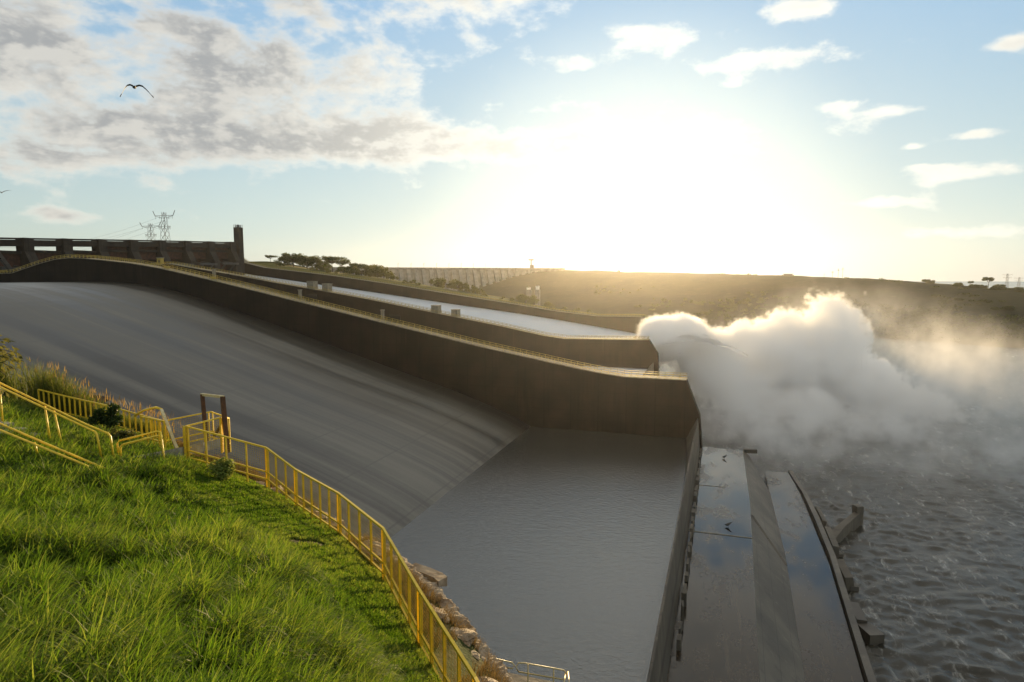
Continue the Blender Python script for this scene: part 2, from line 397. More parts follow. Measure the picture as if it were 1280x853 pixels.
a0 = Vector(at_d(-6, 312, 300)); a1 = Vector(at_y(16, 342, Y1+1)); mb = MB(); mb.bar(a0, a1, 1.6, 1.6); mb.build('diagonal_brace', M['gatehouse'], w1)
FLOOR2 = np.vstack([FLOOR1[:-2] + np.array([-52, 0]), [(-60, -3), (-33.6, 1.5)]]); FLOOR2[0, 0] = -425
P2 = wall_profile([(180, 333), (196, 332), (210, 330), (250, 337), (300, 345.5), (345, 354), (400, 363.5), (460, 374.5), (540, 391), (620, 407), (681, 420.5), (706, 424), (811, 425.5)], Y2)
P2 = [(-420, 60)] + P2
w2 = dividing_wall(P2, FLOOR2, Y2, T2, 'middle dark concrete wall between two chutes, topped by pairs of square blocks', [(at_y(822, 443, Y2)[0], at_y(822, 443, Y2)[2], -20), (at_y(822, 443, Y2)[0]+.4, 3, -20)])
WATER3 = wall_profile([(300, 341.5), (345, 348), (400, 356), (460, 364.5), (560, 379.5), (620, 388), (679, 397), (749, 409), (789, 416), (800, 418)], Y3)
WATER3 = [(-420, 55)] + WATER3 + [(-50, 12.0)]
P3w = wall_profile([(297, 322), (306, 329), (330, 335), (415, 345), (490, 356), (550, 366), (641, 380.5), (695, 389.5), (749, 396), (804, 396.5)], Y3)
P3w = [(-425, 67)] + P3w
w3 = dividing_wall(P3w, [(x, z-2) for x, z in WATER3], Y3, T3, 'outermost concrete wall beside the white running water with bushes behind', [(at_y(811, 405, Y3)[0], at_y(811, 405, Y3)[2], -20), (at_y(812, 405, Y3)[0]+.2, 3, -20)], rail=(False, True))
# middle chute
c2 = thing('spillway_chute', (-150, 260, 0), 'middle concrete chute mostly hidden between the two dark walls', 'spillway chute')
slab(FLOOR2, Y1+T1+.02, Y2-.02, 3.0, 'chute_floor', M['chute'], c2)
mb = MB(); mb.solid([[(-33.5, y, 3.0), (-30, y, 7.5), (-29.5, y, 7.5), (-29, y, -20), (-34, y, -20)] for y in (Y1+T1+.02, Y2-.02)]); mb.build('flip_lip', M['lip'], c2)
mb = MB(); mb.strip([[(x, y, 4.3) for y in (Y1+T1+.02, Y2-.02)] for x in (-112, -32.3)]); tag(mb.build('pool_water', M['flow']), kind='structure')
c3 = thing('spillway_chute', (-150, 400, 0), 'far chute carrying a sheet of white running water', 'spillway chute')
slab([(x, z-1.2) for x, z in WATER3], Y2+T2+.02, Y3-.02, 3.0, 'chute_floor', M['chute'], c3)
mb = MB(); mb.strip([[(x, y, z) for y in np.linspace(Y2+T2+.05, Y3-.05, 12)] for x, z in catmull(WATER3, 3)]); tag(mb.build('running_water', M['flow'], smooth=True), kind='structure')

# pairs of square hoist blocks on the middle wall; lamp pillars and panels on the front one
def on_wall(px, prof, Y):
    d = ray(px, 400); x = d[0]*Y/d[1]; return x, interp(prof, x)
for px, w_, h_ in ((388.5, 4.3, 4.2), (407, 3.8, 4.3), (543, 4.0, 4.0), (567.5, 3.5, 3.8)):
    x, z = on_wall(px, P2, Y2); mb = MB(); mb.box((x, Y2+2.5, z+h_/2-.6), (w_, 4.6, h_+1.2)); mb.box((x, Y2+2.5, z+h_+.12), (w_+.3, 4.9, .24)); mb.build('hoist_block', M['blockc'], w2)
for px in (257, 364.5, 468.5):
    x, z = on_wall(px, P1, Y1); mb = MB(); mb.box((x, Y1+5.6, z+1.6), (1.0, .9, 3.8)); mb.box((x, Y1+5.6, z+3.65), (1.3, 1.2, .3)); mb.build('lamp_pillar', M['blockc'], w1)
    mb = MB(); mb.box((x+5.0, Y1+5.5, z+.6), (4.5, .5, 2.6)); mb.build('pillar_screen', M['gatehouse'], w1)
for px, c_ in ((206, 'blockc'), (263, 'blockc')):
    x, z = on_wall(px, P1, Y1); mb = MB(); mb.box((x, Y1+2.5, z+.7), (1.6, 1.6, 1.0)); mb.build('junction_box', M['railyellow'], w1)
x, z = on_wall(201, P2, Y2)
hut = thing('control_booth', (x, Y2+2, z), 'small yellow booth standing at the head of the middle wall', 'booth')
mb = MB(); mb.box((x, Y2+2.2, z+2.4), (3.0, 2.6, 4.2)); mb.build('booth_body', M['railyellow'], hut)
mb = MB(); mb.box((x, Y2+2.2, z+4.7), (3.5, 3.1, .4)); mb.build('roof', M['blockc'], hut)
mb = MB(); mb.box((x+.3, Y2+.88, z+2.0), (1.0, .06, 2.4)); mb.build('door', M['darksteel'], hut)

# ------------------------------------------------------------------ gate structure across the heads of the chutes
XG = -402.0
gh = thing('spillway_gatehouse', (XG, 320, 40), 'dark row of spillway gates and piers under a road deck above the chutes', 'gatehouse')
def top_z(y): return np.interp(y, [100, 200, 262, 380, 452], [67.5, 69.3, 70.8, 75.2, 77.6])
ye, ys_ = 452.0, 120.0
pier_y = [452-24.5*k for k in range(14)]
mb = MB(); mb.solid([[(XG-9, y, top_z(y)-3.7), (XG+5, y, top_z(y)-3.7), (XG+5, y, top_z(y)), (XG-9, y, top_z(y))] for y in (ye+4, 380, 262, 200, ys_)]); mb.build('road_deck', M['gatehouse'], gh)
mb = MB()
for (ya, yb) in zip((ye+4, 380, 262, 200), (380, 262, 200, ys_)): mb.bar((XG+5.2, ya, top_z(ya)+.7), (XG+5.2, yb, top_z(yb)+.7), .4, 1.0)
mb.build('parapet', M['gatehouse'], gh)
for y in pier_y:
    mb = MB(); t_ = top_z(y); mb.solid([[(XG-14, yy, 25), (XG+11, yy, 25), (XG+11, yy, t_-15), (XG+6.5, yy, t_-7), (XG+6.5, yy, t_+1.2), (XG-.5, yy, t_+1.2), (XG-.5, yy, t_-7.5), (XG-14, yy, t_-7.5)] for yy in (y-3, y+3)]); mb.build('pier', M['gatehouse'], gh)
for k, (ya, yb) in enumerate(zip(pier_y, pier_y[1:])):
    yc = (ya+yb)/2; t_ = top_z(yc); openg = k >= 5
    mb = MB(); rows = []
    for i in range(9):
        a = rad(-62+i*(118/8)); xx = XG-15+17*math.cos(a); zz = t_-26.5+ (0 if not openg else -2.2) +17*math.sin(a)
        rows.append([(xx, ya-3.05, zz), (xx, yb+3.05, zz)])
    mb.strip(rows); mb.build('radial_gate', M['rust'], gh)
    mb = MB()
    for yy in (ya-7, yb+7):
        mb.bar((XG+1, yy, t_-30), (XG+13, yy, t_-17), 1.0); mb.bar((XG+1, yy, t_-15), (XG+13, yy, t_-17), 1.0)
    mb.bar((XG+13, ya-3.1, t_-17), (XG+13, yb+3.1, t_-17), 1.6); mb.build('gate_arm', M['darksteel'], gh)
    mb = MB(); mb.box((XG+3.4, yc, t_-(7.1 if openg else 6.6)), (1.6, 18.3, 1.6)); mb.build('hoist_beam', M['gatehouse'], gh)
    if not openg:                                                       # closed bays: breast wall down to the gate
        mb = MB(); mb.box((XG+2.0, yc, t_-8.0), (1.0, 18.3, 9.4)); mb.build('breast_wall', M['rust'], gh)
    else:
        mb = MB(); mb.box((XG+2.0, yc, t_-11.5), (1.0, 18.3, 9.6)); mb.build('breast_wall', M['rust'], gh)
# tower at the far end, rods on its roof
tx, tyy = XG+4, 461.0
tw = thing('concrete_tower', (tx, tyy, 50), 'tall square concrete tower standing at the end of the dark gate row', 'tower')
mb = MB(); mb.box((tx, tyy, 69), (5.2, 5.6, 45.2)); mb.build('tower_shaft', M['gatehouse'], tw)
mb = MB()
for a in range(4):
    for b_ in range(3): mb.bar((tx-2.3+a*1.5, tyy-2.4+b_*2.4, 91.5), (tx-2.3+a*1.5, tyy-2.4+b_*2.4, 93.9+random.uniform(-.4, .4)), .3)
mb.build('rebar_stub', M['darksteel'], tw)['kind'] = 'stuff'

# ------------------------------------------------------------------ wet aprons below the lip
ap = thing('concrete_apron', (8, 150, -11), 'wet stepped concrete apron below the lip reflecting the sky, beside the river', 'apron')
mb = MB(); mb.solid([[(-5.2, y, -20), (xr, y, -20), (xr, y, -4.0), (-5.2, y, -4.0)] for y, xr in ((40, 6.3), (90, 6.85), (156, 8.55), (207.5, 8.5))]); mb.build('upper_slab', M['wetslab'], ap)
mb = MB(); mb.solid([[(xl, y, -20), (xr, y, -20), (xr, y, zr), (xl, y, -4.02)] for y, xl, xr, zr in ((40, 6.31, 13.2, -11), (90, 6.86, 13.9, -11), (147, 8.33, 15.6, -11), (190, 8.54, 15.4, -11), (207.5, 8.51, 10.5, -5.6))]); mb.build('sloping_face', M['slope'], ap)
mb = MB(); mb.solid([[(xl, y, -20), (xr, y, -20), (xr, y, -11.0), (xl, y, -11.0)] for y, xl, xr in ((40, 13.21, 20.5), (90, 13.91, 22.2), (147, 15.61, 24.2), (190, 15.41, 23.6), (211, 15.4, 22.2))]); mb.build('lower_slab', M['wetslab'], ap)
mb = MB(); mb.bar((8.5, 150.3, -4.05), (15.2, 141.0, -10.75), .6, .3); mb.build('ridge_beam', M['slope'], ap)
mb = MB(); mb.bar((8.9, 207.6, -4.2), (12.6, 208.4, -4.2), 1.4, 1.2); mb.build('corner_block', M['slope'], ap)
mb = MB(); mb.bar((-5, 136.6, -3.98), (8.2, 136.6, -3.98), .25, .16); mb.build('joint_kerb', M['blockc'], ap); mb = MB(); mb.bar((-4.8, 168.6, -3.98), (3, 168.6, -3.98), .2, .12); mb.build('joint_kerb', M['blockc'], ap)
pr = [(20.6, 40), (22.3, 90), (23.3, 118), (24.3, 147), (24.1, 170), (23.7, 190), (22.8, 205), (22.2, 213)]
mb = MB(); cs = []
for k, (x, y) in enumerate(pr):
    hgt = -9.9 + .2*math.sin(k*2.1) - (.9 if k > 5 else 0); cs.append([(x, y, -20), (x+1.5, y+.3, -20), (x+1.3, y+.3, hgt), (x+.15, y, hgt)])
mb.solid(cs); mb.build('river_kerb', M['slope'], ap)
for k, (x, y, lx, ly, h, rz) in enumerate(((28.6, 152, 2.0, 10, 4.6, .03), (28.4, 170, 1.8, 13, 4.8, .0), (28.0, 187, 1.4, 10, 4.4, .06))):
    t_ = thing('broken_concrete_block', (x, y, -17), ('long broken concrete block in the water beside the dark apron edge', 'tilted broken concrete ledge beside the stub wall in the river', 'low concrete ledge beyond the stub wall, half lost in mist')[k], 'concrete block')
    mb = MB(); mb.box((x, y, -18.7+h/2-.3), (lx*.8, ly, h), rz, Matrix.Rotation(.16*(k-1), 3, 'Y') @ Matrix.Rotation(.03*(k-1), 3, 'X')); mb.box((x+.7, y-ly*.4, -16.9), (1.8, 2.0, 1.5), .3); mb.build('block_body', M['lip'], t_)
tb = thing('broken_concrete_block', (25.6, 131, -17), 'pale flat broken slab at the river edge nearest the camera side', 'concrete block')
mb = MB(); mb.box((27.4, 133, -16.4), (1.8, 7, 3.6), .05); mb.box((28.6, 127.5, -16.2), (2.8, 4, 2.2), .4); mb.build('block_body', M['slope'], tb)
sw = thing('stub_wall', (34, 186, -17), 'dark angled stub wall sticking out into the river beside the apron', 'wall')
mb = MB(); mb.solid([[(26.5, 171, -20), (29.5, 170.4, -20), (29.2, 170.5, -15.2), (26.8, 171, -15.2)], [(31.2, 179, -20), (33, 177.8, -20), (32.8, 178, -14.2), (31.4, 179, -14.2)], [(36.5, 188.5, -20), (38.2, 187.5, -20), (38.0, 187.6, -13.6), (36.7, 188.5, -13.6)]]); mb.build('wall_body', M['lip'], sw)
mb = MB(); mb.box((37.6, 188.6, -14.5), (2.0, 2.0, 5.2), .5); mb.build('end_post', M['lip'], sw)
for k, (x, y, lab) in enumerate(((3.0, 196, 'small dark bird standing on the bright far end of the wet slab'), (3.4, 137.5+4, 'small dark bird standing on the dark middle of the wet slab'))):
    b_ = thing('bird', (x, y, -4), lab, 'bird')
    m_ = MB(); rows = []
    for u, r_, z_ in ((-.75, .02, .45), (-.5, .14, .42), (-.2, .3, .48), (.15, .32, .62), (.38, .2, .82), (.5, .17, .98), (.62, .13, 1.02), (.85, .02, .98)):
        rows.append([(x+u, y+math.cos(a)*r_, -4+z_+math.sin(a)*r_) for a in np.linspace(0, 2*math.pi, 9)[:-1]])
    m_.solid(rows); m_.bar((x+.05, y-.1, -4), (x+.1, y-.1, -3.6), .05); m_.bar((x+.05, y+.1, -4), (x+.1, y+.1, -3.6), .05)
    m_.build('bird_body', M['darksteel'], b_, True)

# ------------------------------------------------------------------ banks, hills and the long main dam
def ground_mat(name, a, b_, c_, s1=.02, s2=.3):
    m, t, b = material(name, a, .95, .1); p = objcoord(t)
    n1 = noise(t, p, s1, 6, .65); n2 = noise(t, p, s2, 6, .7)
    col = mixc(t, n1.step(.38, .62), a, b_); col = mixc(t, n2.step(.52, .7)*.6, col, c_); link(t, col, b.inputs['Base Color'])
    bump(t, b, n2 + n1*2, .8, 1.2); return m
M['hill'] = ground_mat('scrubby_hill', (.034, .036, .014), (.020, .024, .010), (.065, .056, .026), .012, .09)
M['bank'] = ground_mat('dry_grass_bank', (.14, .13, .035), (.09, .10, .03), (.20, .17, .07), .03, .5)
def hill_sheet(name, rows, mat, amp=0, freq=.01, fine=5):
    R = np.array([catmull(r, fine) for r in rows]); R2 = np.array([catmull(R[:, k], 4) for k in range(R.shape[1])])   # columns x rows
    if amp:
        w = np.minimum(1, np.minimum(np.arange(R2.shape[1]), np.arange(R2.shape[1])[::-1])/2.0)[None, :]
        R2[..., 2] += amp*fbm(np.stack([R2[..., 0]*freq, R2[..., 1]*freq, R2[..., 0]*0], -1), 4)*w
    a, b_ = R2.shape[:2]; i = np.arange(a-1)[:, None]*b_ + np.arange(b_-1)[None]
    q = np.stack([i, i+1, i+b_+1, i+b_], -1).reshape(-1, 4)
    return tag(fast_mesh(name, R2.reshape(-1, 3), q, mat), kind='structure')
RIDGE = [(560, 337, 1660), (690, 337.5, 1560), (800, 340.5, 1420), (900, 342.5, 1300), (1000, 345.5, 1180), (1100, 349.5, 1080), (1150, 353, 1020), (1200, 357, 960), (1280, 363.5, 900), (1450, 372, 850), (1700, 380, 800)]
ridge = [at_d(*r) for r in RIDGE]
BASED = [1240, 1130, 960, 860, 760, 690, 660, 630, 590, 560, 540]
base = []
for (x, y, D), B in zip(RIDGE, BASED):
    p = at_d(x, y, B); p[2] = -17.5; base.append(p)
mids = [b_*.5 + r*.5 + np.array([0, 0, -2]) for b_, r in zip(base, ridge)]
low = [b_*.85 + r*.15 + np.array([0, 0, 4]) for b_, r in zip(base, ridge)]
back = [r*1.35 + np.array([0, 0, -50*.35-14]) for r in ridge]
bot = [b_ + (b_-r)*.06 + np.array([0, 0, -3]) for b_, r in zip(base, ridge)]
for b_ in bot: b_[2] = -21
for b_ in back: b_[2] = np.minimum(b_[2], 25)
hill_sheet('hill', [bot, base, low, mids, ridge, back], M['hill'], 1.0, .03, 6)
# bank behind the outermost wall, its near edge tucked behind the wall top
bx = [(-700, 60), (-430, 62)] + P3w[2:] + [(-46.5, 12)]
def bank_row(y, f): return [np.array([x, y, f(x, z)]) for x, z in bx]
hill_sheet('far_bank', [bank_row(481.3, lambda x, z: z-3), bank_row(481.6, lambda x, z: z-.2), bank_row(490, lambda x, z: z+1.0), bank_row(520, lambda x, z: z+.6-max(0, (x+250)*.03)), bank_row(585, lambda x, z: z-6-max(0, (x+280)*.07)), bank_row(700, lambda x, z: max(-16, z-26-max(0, (x+300)*.12))), bank_row(900, lambda x, z: -16 if x > -300 else 20), bank_row(1150, lambda x, z: -22 if x > -300 else -10)], M['bank'], 0, .03, 3)
# low plain at the foot of the main dam
pl = MB(); pl.strip([[(x, 900, -16.0), (x, 1900, -15)] for x in (-1400, -60)]); tag(pl.build('plain', M['bank']), kind='structure')

md = thing('main_dam', at_d(480, 380, 1450), 'very long pale concrete dam with rows of buttresses on the hazy horizon', 'dam')
A = at_d(395, 334, 1330); B = at_d(705, 336, 1530); A[2] = B[2] = 67.0
def on_dam(f, off=0.0, z=None):
    d = (B-A)/np.linalg.norm(B-A); n = np.array([d[1], -d[0], 0.0]); p = A+(B-A)*f+n*off; return (p[0], p[1], p[2] if z is None else z)
mb = MB(); mb.solid([[on_dam(f, -8, -18), on_dam(f, 42, -18), on_dam(f, 14, 30), on_dam(f, 3, 62), on_dam(f, 3, 67), on_dam(f, -8, 67)] for f in (0, 1)]); mb.build('dam_wall', M['dam'], md)
mb = MB(); mb.solid([[on_dam(f, -9, 64.5), on_dam(f, 6, 64.5), on_dam(f, 6, 68.2), on_dam(f, -9, 68.2)] for f in (0, 1)]); mb.build('crest_road', M['dam'], md)
d_ = (B-A)/np.linalg.norm(B-A); nb_ = 34
for k in range(nb_):
    f = (k+.5)/nb_; w_ = 4.2/np.linalg.norm(B-A)
    mb = MB(); mb.solid([[on_dam(g, 0, -18), on_dam(g, 58, -18), on_dam(g, 25, 30), on_dam(g, 9, 60), on_dam(g, 5, 64.4), on_dam(g, 0, 64.4)] for g in (f-w_, f+w_)]); mb.build('buttress', M['dam'], md)
for k in range(14):
    f = .30+.05*k
    p = on_dam(f, 2, 68.2); l_ = thing('lamp_post', p, 'thin lamp post among the row along the crest of the distant dam', 'lamp post', 'lamp posts along the dam crest')
    mb = MB(); mb.bar(p, (p[0], p[1], p[2]+9), .45); mb.build('post', M['darksteel'], l_)
    mb = MB(); mb.bar((p[0], p[1], p[2]+9), (p[0]+2.2, p[1]-.8, p[2]+9.4), .4); mb.build('lamp_head', M['darksteel'], l_)
p = at_d(665, 335.2, 1500); p[2] = 67
cr = thing('gantry_crane', p, 'small gantry crane standing alone on the far dam crest', 'crane')
mb = MB(); mb.box((p[0], p[1], 71), (8, 7, 8)); mb.build('crane_house', M['darksteel'], cr)
mb = MB(); mb.bar((p[0]-2, p[1], 75), (p[0]-2, p[1], 86), 2.2); mb.build('mast', M['darksteel'], cr)
mb = MB(); mb.box((p[0]-2, p[1], 87.3), (12, 5, 3.0)); mb.bar((p[0]-2, p[1], 88), (p[0]-2, p[1], 92), .6); mb.build('jib', M['darksteel'], cr)
M['whitewash'] = speckled('white_render', (.78, .76, .72), (.62, .60, .56), .5)
for px, py, w_, h_, lab in ((661, 361, 9, 6, 'low white building at the foot of the far dam behind a bush'), (672, 360, 8, 11, 'narrow tall white building at the foot of the far dam')):
    p = at_d(px, py, 1150); t_ = thing('white_building', (p[0], p[1], p[2]-20), lab, 'building')
    mb = MB(); mb.box((p[0], p[1], p[2]), (w_*.7, 6, h_*.6)); mb.build('wall', M['whitewash'], t_); mb = MB(); mb.box((p[0], p[1], p[2]-h_*.3-24), (w_, 8, 48)); mb.build('plinth', M['dam'], t_)
    mb = MB(); mb.solid([[(p[0]-w_*.35-.3, yy, p[2]+h_*.3), (p[0]+w_*.35+.3, yy, p[2]+h_*.3), (p[0], yy, p[2]+h_*.3+1.6)] for yy in (p[1]-3.4, p[1]+3.4)]); mb.build('roof', M['blockc'], t_)

# ------------------------------------------------------------------ trees: trunk with limbs, crown of many leaf faces in clumps
def leafmat(name, a, b_, tr=(.10, .12, .02)):
    m, t, b = material(name, a, .6, .25); p = objcoord(t); n = noise(t, p, .8, 3, .6); n2 = noise(t, p, 9.0, 2, .6)
    col = mixc(t, (n*.6+n2*.4).step(.35, .65), a, b_); link(t, col, b.inputs['Base Color'])
    tl = t.nodes.new('ShaderNodeBsdfTranslucent'); tl.inputs[0].default_value = (*tr, 1); ms = t.nodes.new('ShaderNodeMixShader'); ms.inputs[0].default_value = .35
    t.links.new(b.outputs[0], ms.inputs[1]); t.links.new(tl.outputs[0], ms.inputs[2]); t.links.new(ms.outputs[0], t.nodes['Material Output'].inputs[0]); return m
M['leaf'] = leafmat('dark_tree_leaf', (.035, .05, .014), (.07, .085, .022))
M['bushleaf'] = leafmat('bush_leaf', (.07, .085, .02), (.12, .12, .03), (.16, .15, .03))
M['bark'] = speckled('bark', (.09, .07, .05), (.05, .04, .03), 2.0)
def leaf_cloud(centres, radii, n, size, flat=.6):
    """n small leaf faces spread unevenly through ellipsoid clumps."""
    c = np.asarray(centres); r = np.asarray(radii); w = r**2; k = rng.choice(len(c), n, p=w/w.sum())
    d = rng.normal(size=(n, 3)); d /= np.linalg.norm(d, axis=1)[:, None]
    p = c[k] + d*(r[k]*rng.random(n)**.45)[:, None]*np.array([1, 1, flat])
    u = rng.normal(size=(n, 3)); u /= np.linalg.norm(u, axis=1)[:, None]; v = np.cross(u, rng.normal(size=(n, 3))); v /= np.linalg.norm(v, axis=1)[:, None]
    s = (size*(.6+.8*rng.random(n)))[:, None]
    co = np.stack([p-u*s, p-v*s*.45, p+u*s, p+v*s*.45], 1).reshape(-1, 3)
    return co, np.arange(n*4).reshape(-1, 4)
def make_tree(name, h, spread, umbrella, label, cat, n=1500, leaf=.55, clumps=12, mat='leaf', group=None):
    root = thing(name, (0, 0, 0), label, cat, group); mb = MB(); cs = []; rs = []
    lean = random.uniform(-.08, .08)*h; top = Vector((lean, 0, h*(.55 if umbrella else .4)))
    mb.tube([(0, 0, -1.5), (lean*.3, 0, h*.25), top], h*.03, 7, h*.018)
    for k in range(clumps):
        a = 2*math.pi*(k+random.random()*.8)/clumps*(2 if clumps > 9 else 1); rr = spread*random.uniform(.15, 1.0)
        zz = h*random.uniform(.74, .95) if umbrella else h*random.uniform(.38, .92)*(1-.25*(rr/spread))
        q = Vector((lean+rr*math.cos(a), rr*math.sin(a), zz)); mb.tube([top, (top+q)/2+Vector((0, 0, h*.02)), q], h*.014, 5, h*.005)
        cs.append(q); rs.append(spread*random.uniform(.22, .42))
    mb.build('trunk', M['bark'], root, True)
    co, q4 = leaf_cloud(cs, rs, n, leaf, .45 if umbrella else .75); fast_mesh('crown', co, q4, M[mat], root, False); return root
def place(o, p, s=1.0, rz=None, label=None, sz=None):
    o.location = tuple(map(float, p)); o.scale = (s, s, sz or s); o.rotation_euler = (0, 0, random.uniform(0, 6.28) if rz is None else rz)
    if label: o['label'] = label
    return o
GB = 'trees on the bank behind the running water'
tA = make_tree('bank_tree', 10, 7.5, False, 'x', 'tree', 2600, .5, 16, group=GB); tB = make_tree('bank_tree', 10, 7.0, True, 'x', 'tree', 1300, .45, 11, group=GB)
def bank_z(x, y):
    z = interp(bx, x); return np.interp(y, [481, 490, 520, 585], [z, z+1, z+.6-max(0, (x+250)*.03), z-6-max(0, (x+280)*.07)])
first = {id(tA): True, id(tB): True}
for px, Y, proto, h, lab in ((339, 520, tB, 6.5, 'small thin umbrella tree alone at the gate row end of the bank'), (367, 530, tA, 11.5, 'dense dark round tree, biggest of the bank trees'), (384, 536, tA, 12.0, 'broad dark tree touching the biggest bank tree'), (396, 540, tA, 10.5, 'dark rounded tree just before the gap in the bank trees'), (416, 520, tB, 12.0, 'flat crowned umbrella tree with sky showing under its crown'), (426, 548, tB, 11.5, 'open spreading umbrella tree behind the flat crowned one'), (446, 545, tB, 10.0, 'low spreading umbrella tree beside a dense clump on the bank'), (460, 550, tB, 9.5, 'last thin umbrella tree before the bank drops away'), (405, 560, tA, 8.0, 'small bushy tree filling the gap behind the bank trees'), (356, 545, tA, 8.5, 'dark bushy tree closest to the gate row in the dense bank clump'), (376, 560, tA, 10.5, 'dark tree at the back of the dense bank clump'), (434, 565, tA, 8.5, 'bushy dark tree under the spreading umbrella trees'), (472, 555, tA, 6.5, 'low bushy dark tree at the tail end of the bank trees')):
    d = ray(px, 340); x = d[0]*Y/d[1]; o = proto if first.pop(id(proto), False) else copy_tree(proto); place(o, (x, Y, bank_z(x, Y)-.6), h/10*1.3, label=lab)
bu = [make_tree('bank_bush', 5, 4.5, False, 'rounded green bush in the scrub along the top of the grassy bank', 'bush', 700, .45, 9, 'bushleaf', 'bushes along the grassy bank') for _ in range(2)]
used = set()
for px, Y, s in [(430, 500, .9), (442, 505, 1.0), (452, 510, 1.3), (463, 520, 1.5), (472, 505, 1.2), (480, 515, 1.6), (488, 500, 1.0), (505, 492, .6), (515, 500, .7), (523, 496, .5), (547, 520, 1.5), (560, 525, 1.7), (572, 530, 1.8), (584, 530, 1.6), (597, 522, 1.2), (606, 500, .6), (628, 495, .6), (640, 496, .5), (652, 512, 1.4), (660, 518, 1.6), (667, 515, 1.2), (684, 500, .9), (690, 505, .7), (706, 495, .5), (722, 494, .6), (736, 492, .45), (350, 495, .6), (392, 495, .6), (410, 492, .5)]:
    d = ray(px, 340); x = d[0]*Y/d[1]; k = random.randrange(2); o = bu[k] if k not in used else copy_tree(bu[k]); used.add(k); place(o, (x, Y, bank_z(x, Y)-.4), s*random.uniform(.9, 1.1)*(1.6 if px < 500 else 1.15))
for b_ in bu:
    if bu.index(b_) not in used: bpy.data.objects.remove(b_)
# skyline of the right-hand hill
def ridge_p(px): 
    xs_ = [r[0] for r in RIDGE]; return at_d(px, np.interp(px, xs_, [r[1] for r in RIDGE]), np.interp(px, xs_, [r[2] for r in RIDGE])-6)
hA = make_tree('hill_tree', 10, 9, False, 'x', 'tree', 2200, .7, 14); hB = make_tree('hill_tree', 10, 5.5, True, 'x', 'tree', 1100, .6, 9)
fst = {id(hA), id(hB)}
for px, pr_, s, dz, lab in ((1160, hA, .95, -3.5, 'lone dome shaped tree on the bare part of the hill ridge'), (1199, hA, .8, -3.5, 'low round tree where the scrub on the ridge begins'), (1213, hB, .9, -1.5, 'thin open tree between the round tree and the tall umbrella tree'), (1235, hB, 1.7, -2, 'tall umbrella tree standing above everything else on the ridge'), (1227, hA, .8, -4, 'bushy tree at the foot of the tall umbrella tree'), (1248, hA, 1.0, -3.5, 'broad round tree next to the tall umbrella tree'), (1262, hA, .6, -3.5, 'small round tree between the two ridge pylons'), (1276, hA, .9, -4, 'round tree on the ridge at the picture edge')):
    p = ridge_p(px); o = pr_ if id(pr_) in fst else copy_tree(pr_); fst.discard(id(pr_)); place(o, p+np.array([0, 0, dz]), s, label=lab)
HG = 'trees dotting the upper slope of the hill'
for k in range(34):
    px = random.uniform(1165, 1300); f = random.uniform(.55, .97); xs_ = [r[0] for r in RIDGE]
    r_ = at_d(px, np.interp(px, xs_, [r[1] for r in RIDGE]), np.interp(px, xs_, [r[2] for r in RIDGE])); 
    q = at_d(px, 400, np.interp(px, xs_, BASED)); q[2] = -17.5; m_ = (q+r_)/2 + np.array([0, 0, -2])
    p = m_ + (r_-m_)*max(0, (f-.5)*2); o = copy_tree(hA); o['group'] = HG; place(o, p+np.array([0, 0, -2.5]), random.uniform(.5, .95), label='round scrub tree on the slope below the ridge of the hill')
# low scrub that covers the hillside as one mass
def scrub():
    cs, rs = [], []
    for k in range(1700):
        i = random.uniform(1.5, 9.6); a = int(i); f = i-a; lo_ = base[a]*(1-f)+base[a+1]*f; m_ = mids[a]*(1-f)+mids[a+1]*f; hi_ = ridge[a]*(1-f)+ridge[a+1]*f; v = random.random()**.8
        l2 = low[a]*(1-f)+low[a+1]*f; K = [(0, lo_), (.3, l2), (.6, m_), (1, hi_)]
        for (v0, p0), (v1, p1) in zip(K, K[1:]):
            if v0 <= v <= v1: q = p0+(p1-p0)*((v-v0)/(v1-v0)); break
        if fbm(np.array([q[0]*.012, q[1]*.012, 0]), 2) < -.1: continue
        cs.append(q+np.array([0, 0, .6])); rs.append(random.uniform(2.0, 5.5))
    co, q4 = leaf_cloud(cs, rs, 52000, 1.3, .7); tag(fast_mesh('scrub', co, q4, M['leaf'], None, False), kind='stuff')
scrub()
